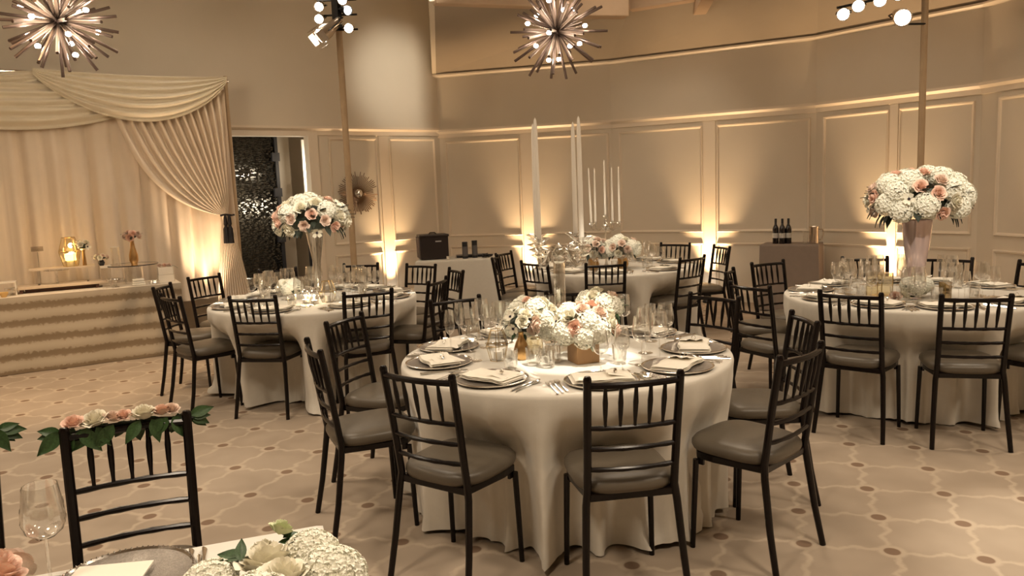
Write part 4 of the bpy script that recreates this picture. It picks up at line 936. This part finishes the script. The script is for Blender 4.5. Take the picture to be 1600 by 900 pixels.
for k in range(5): MB().tube([(rg2.uniform(-.07, .07), rg2.uniform(-.1, .1), rg2.uniform(.006, .05)) for _ in range(7)], .006, 6).build('cable', PLAST, t)
tag(MB().box((-.80, 9.80, z0+.02), (.03, .008, .04)).build('white_tag', WHITEB, smooth=False), 'tiny white tag at the right foot of the black case', 'tag')
# ------------------------------------------------------------------ grey bar table with bottles
gx = Vector((3.46, 9.50)); ga = radians(-29)
t = thing('bar_table', 'bar table beneath the grey cloth by the right wall', 'table', (gx.x, gx.y, 0), ga); MB().box((0, 0, .79), (.66, .40, .03)).build('tabletop', DBROWN, t)
for x in (-.28, .28): MB().tube([(x, 0, 0), (x, 0, .78)], .02).build('leg', CANM, t)
o = rectcloth(.68, .42, .822, 5, .025).build('tablecloth', GREYC, sharp=60); o.location = (gx.x, gx.y, 0); o.rotation_euler = (0, 0, ga); tag(o, 'grey fitted cloth on the bar table by the right wall', 'tablecloth')
zb = .824
for k, (x, y, lb) in enumerate(((3.28, 9.55, 'left'), (3.345, 9.50, 'middle'), (3.42, 9.50, 'right'))):
    t = thing('wine_bottle', '%s of the three dark wine bottles on the grey bar table' % lb, 'bottle', (x, y, zb), 0, 'wine bottles on the grey bar table')
    MB().lathe([(0, 0), (.036, 0), (.037, .01), (.037, .18), (.030, .205), (.014, .235), (.013, .30), (.015, .305), (0, .308)], n=20).build('glass_body', BOTTLE, t); MB().lathe([(.0376, .07), (.0376, .13)], n=20).build('paper_label', LABELM, t)
    MB().lathe([(.0145, .25), (.0145, .306), (0, .309)], n=14).build('capsule', PLAST, t)
t = thing('metal_pitcher', 'shiny metal water pitcher on the grey bar table', 'pitcher', (3.68, 9.36, zb), radians(-10)); MB().lathe([(0, 0), (.055, 0), (.056, .19), (.062, .205), (.055, .19), (.05, .01)], n=24).build('body', PEWT, t)
MB().tube([(.055, 0, .17), (.10, 0, .165), (.11, 0, .12), (.095, 0, .05), (.055, 0, .035)], .008, 8).build('handle', PEWT, t)
tag(MB().lathe([(0, .003), (.03, .003), (.032, 0), (.036, .15)], (3.60, 9.42, zb), 16).build('tumbler', GLASS), 'clear tall glass left of the metal pitcher', 'glass')
# ------------------------------------------------------------------ starburst mirror
mp_ = atL(1.82, .05, 1.645); t = link('starburst_mirror', None, None, mp_, (radians(90), 0, atan2(uL.y, uL.x))); tag(t, 'copper starburst mirror with round convex centre on the panelled wall', 'mirror')
MB().lathe([(0, .05), (.03, .045), (.055, .03), (.068, .0), (.062, -.01), (0, -.02)], n=24).build('convex_mirror', CHROME, t)
MB().lathe([(.066, -.012), (.078, -.004), (.078, .008), (.066, .010)], n=24).build('ring', RAYM, t)
ray = MB().tube([(.07, 0, 0), (.30, 0, 0)], [.006, .0085], 5, flat=.5).mesh('ray', RAYM); rg = random.Random(2)
for k in range(64): link('ray', ray, t, (0, 0, 0), (0, 0, 2*pi*k/64), (rg.choice((.78, .95, 1.0, .86)), 1, 1))
# ------------------------------------------------------------------ sputnik chandeliers
RODM = [MB().tube([(0, 0, 0), (0, 0, 1)], .0125, 8).mesh('rod', ROD)]
BULBM = MB().lathe([(0, -.018), (.016, -.013), (.022, 0), (.016, .013), (0, .018)], n=10).mesh('bulb', BULB)
SOCK = MB().tube([(0, 0, 0), (0, 0, 1)], .006, 6).mesh('socket_arm', CANS)
def sputnik(loc, lb, seed, e=26):
    t = thing('sputnik_chandelier', lb, 'chandelier', loc, 0, 'sputnik chandeliers'); rg = random.Random(seed)
    MB().lathe([(0, -.05)]+[(.05*cos(radians(q)), .05*sin(radians(q))) for q in range(-60, 90, 30)]+[(0, .05)], n=16).build('core', ROD, t)
    MB().tube([(0, 0, .04), (0, 0, 4.94-loc[2])], .008, 8).build('drop_rod', ROD, t)
    n = 58
    for k in range(n):
        z = 1-2*(k+.5)/n; q = sqrt(1-z*z); th = k*2.39996+seed; d = Vector((q*cos(th), q*sin(th), z))+Vector([rg.uniform(-.1, .1) for _ in range(3)])
        link('rod', RODM[0], t, (0, 0, 0), aim(d.normalized()), (1, 1, rg.choice((.43, .38, .46, .31, .42))))
    m_ = 14
    for k in range(m_):
        z = 1-2*(k+.5)/m_; q = sqrt(1-z*z); th = k*2.39996+seed*2+.6; d = Vector((q*cos(th), q*sin(th), z)).normalized(); L_ = rg.uniform(.20, .27)
        a = link('socket_arm', SOCK, t, (0, 0, 0), aim(d), (1, 1, L_)); link('bulb', BULBM, t, d*(L_+.015), (0, 0, 0), 1.0)
    lamp('chandelier_lamp', 'POINT', (loc[0], loc[1], loc[2]-.0), e, (1, .80, .55), shadow_soft_size=.30)
sputnik((-3.42, 6.2, 3.04), 'sputnik chandelier with lit bulbs at the top left', 3, 48)
sputnik((.49, 7.2, 3.01), 'sputnik chandelier with lit bulbs at the top centre', 8, 22)
# ------------------------------------------------------------------ lighting poles and stage spotlights
def fixture(loc, d, r, L_, body, lb, e=None, door=False):
    t = link('stage_spotlight', None, None, loc, aim(d)); tag(t, lb, 'spotlight', 'stage spotlights')
    MB().lathe([(0, -L_), (r*.45, -L_), (r*.6, -L_*.8), (r*.75, -L_*.5), (r*.95, -L_*.3), (r, 0), (r*1.08, .0), (r*1.08, .015)], n=20).build('can', body, t)
    MB().lathe([(0, .004), (r*.93, .004)], n=20).build('lens', LENS, t)
    MB().tube([(-r*1.15, 0, -L_*.25), (-r*1.15, 0, -L_*.6), (0, 0, -L_*1.15), (r*1.15, 0, -L_*.6), (r*1.15, 0, -L_*.25)], .007, 6).build('yoke', CANM, t)
    if door:
        for k in range(4): a = k*pi/2; MB().box((r*1.25*cos(a), r*1.25*sin(a), .045), (.005, r*1.5, .09), a).build('barn_door', body, t, smooth=False)
    return t
p1 = (-1.83, 9.0); t = thing('lighting_pole', 'beige lighting pole standing left before the starburst mirror', 'pole', (*p1, 0), 0, 'lighting poles')
MB().tube([(0, 0, .02), (0, 0, 4.1)], .036, 10).build('mast', POLEM, t); MB().lathe([(0, 0), (.2, 0), (.2, .02), (.04, .03)], n=24).build('base_plate', POLEM, t)
MB().tube([(-.0, -.05, 3.47), (0, -.05, 4.0)], .055, 8).build('mount_bracket', CANM, t)
for k, z in enumerate((3.46, 3.62, 3.78)): MB().tube([(-.22, -.03, z), (.22, -.03, z)], .012, 6).build('cross_arm', CANM, t)
p2 = (4.02, 7.6); t = thing('lighting_pole', 'beige lighting pole rising behind the tall right bouquet', 'pole', (*p2, 0), 0, 'lighting poles')
MB().tube([(0, 0, .02), (0, 0, 4.1)], .031, 10).build('mast', POLEM, t); MB().lathe([(0, 0), (.2, 0), (.2, .02), (.04, .03)], n=24).build('base_plate', POLEM, t)
MB().tube([(-.86, -.06, 3.19), (.25, -.02, 3.38)], .012, 8).build('cross_bar', CANM, t); MB().tube([(.0, -.02, 3.02), (-.18, -.04, 3.02)], .010, 8).build('side_arm', CANM, t)
for k, (x, z, d, lb) in enumerate(((-2.0, 3.69, (-.12, -1, -.35), 'upper left'), (-2.01, 3.56, (-.05, -1, -.4), 'lower left'), (-1.74, 3.75, (.1, -1, -.3), 'top right'), (-1.69, 3.64, (.75, -.8, -.3), 'black middle right'), (-1.69, 3.45, (.25, -1, -.4), 'lowest right'))):
    fixture((x, 8.85, z), d, .050, .16, CANM if k == 3 else CANS, 'small lit %s spotlight on the left lighting pole' % lb)
fixture((-1.98, 8.78, 3.37), (-.75, -.55, -.75), .085, .30, CANS, 'large polished spotlight with barn doors on the left lighting pole', door=True)
for k, (x, z, d, lb) in enumerate(((3.18, 3.11, (-.5, -1, -.5), 'leftmost'), (3.32, 3.18, (-.4, -1, -.4), 'second from left'), (3.52, 3.22, (-.45, -1, -.35), 'third from left'), (3.69, 3.27, (-.45, -1, -.35), 'fourth from left'), (3.85, 3.29, (-.4, -1, -.35), 'rightmost'))):
    fixture((x, 7.45, z), d, .055, .16, CANS, 'small lit %s spotlight on the bar of the right lighting pole' % lb)
fixture((3.71, 7.40, 3.05), (-.25, -1, -.35), .075, .30, CANS, 'large polished spotlight hanging below the bar of the right lighting pole')
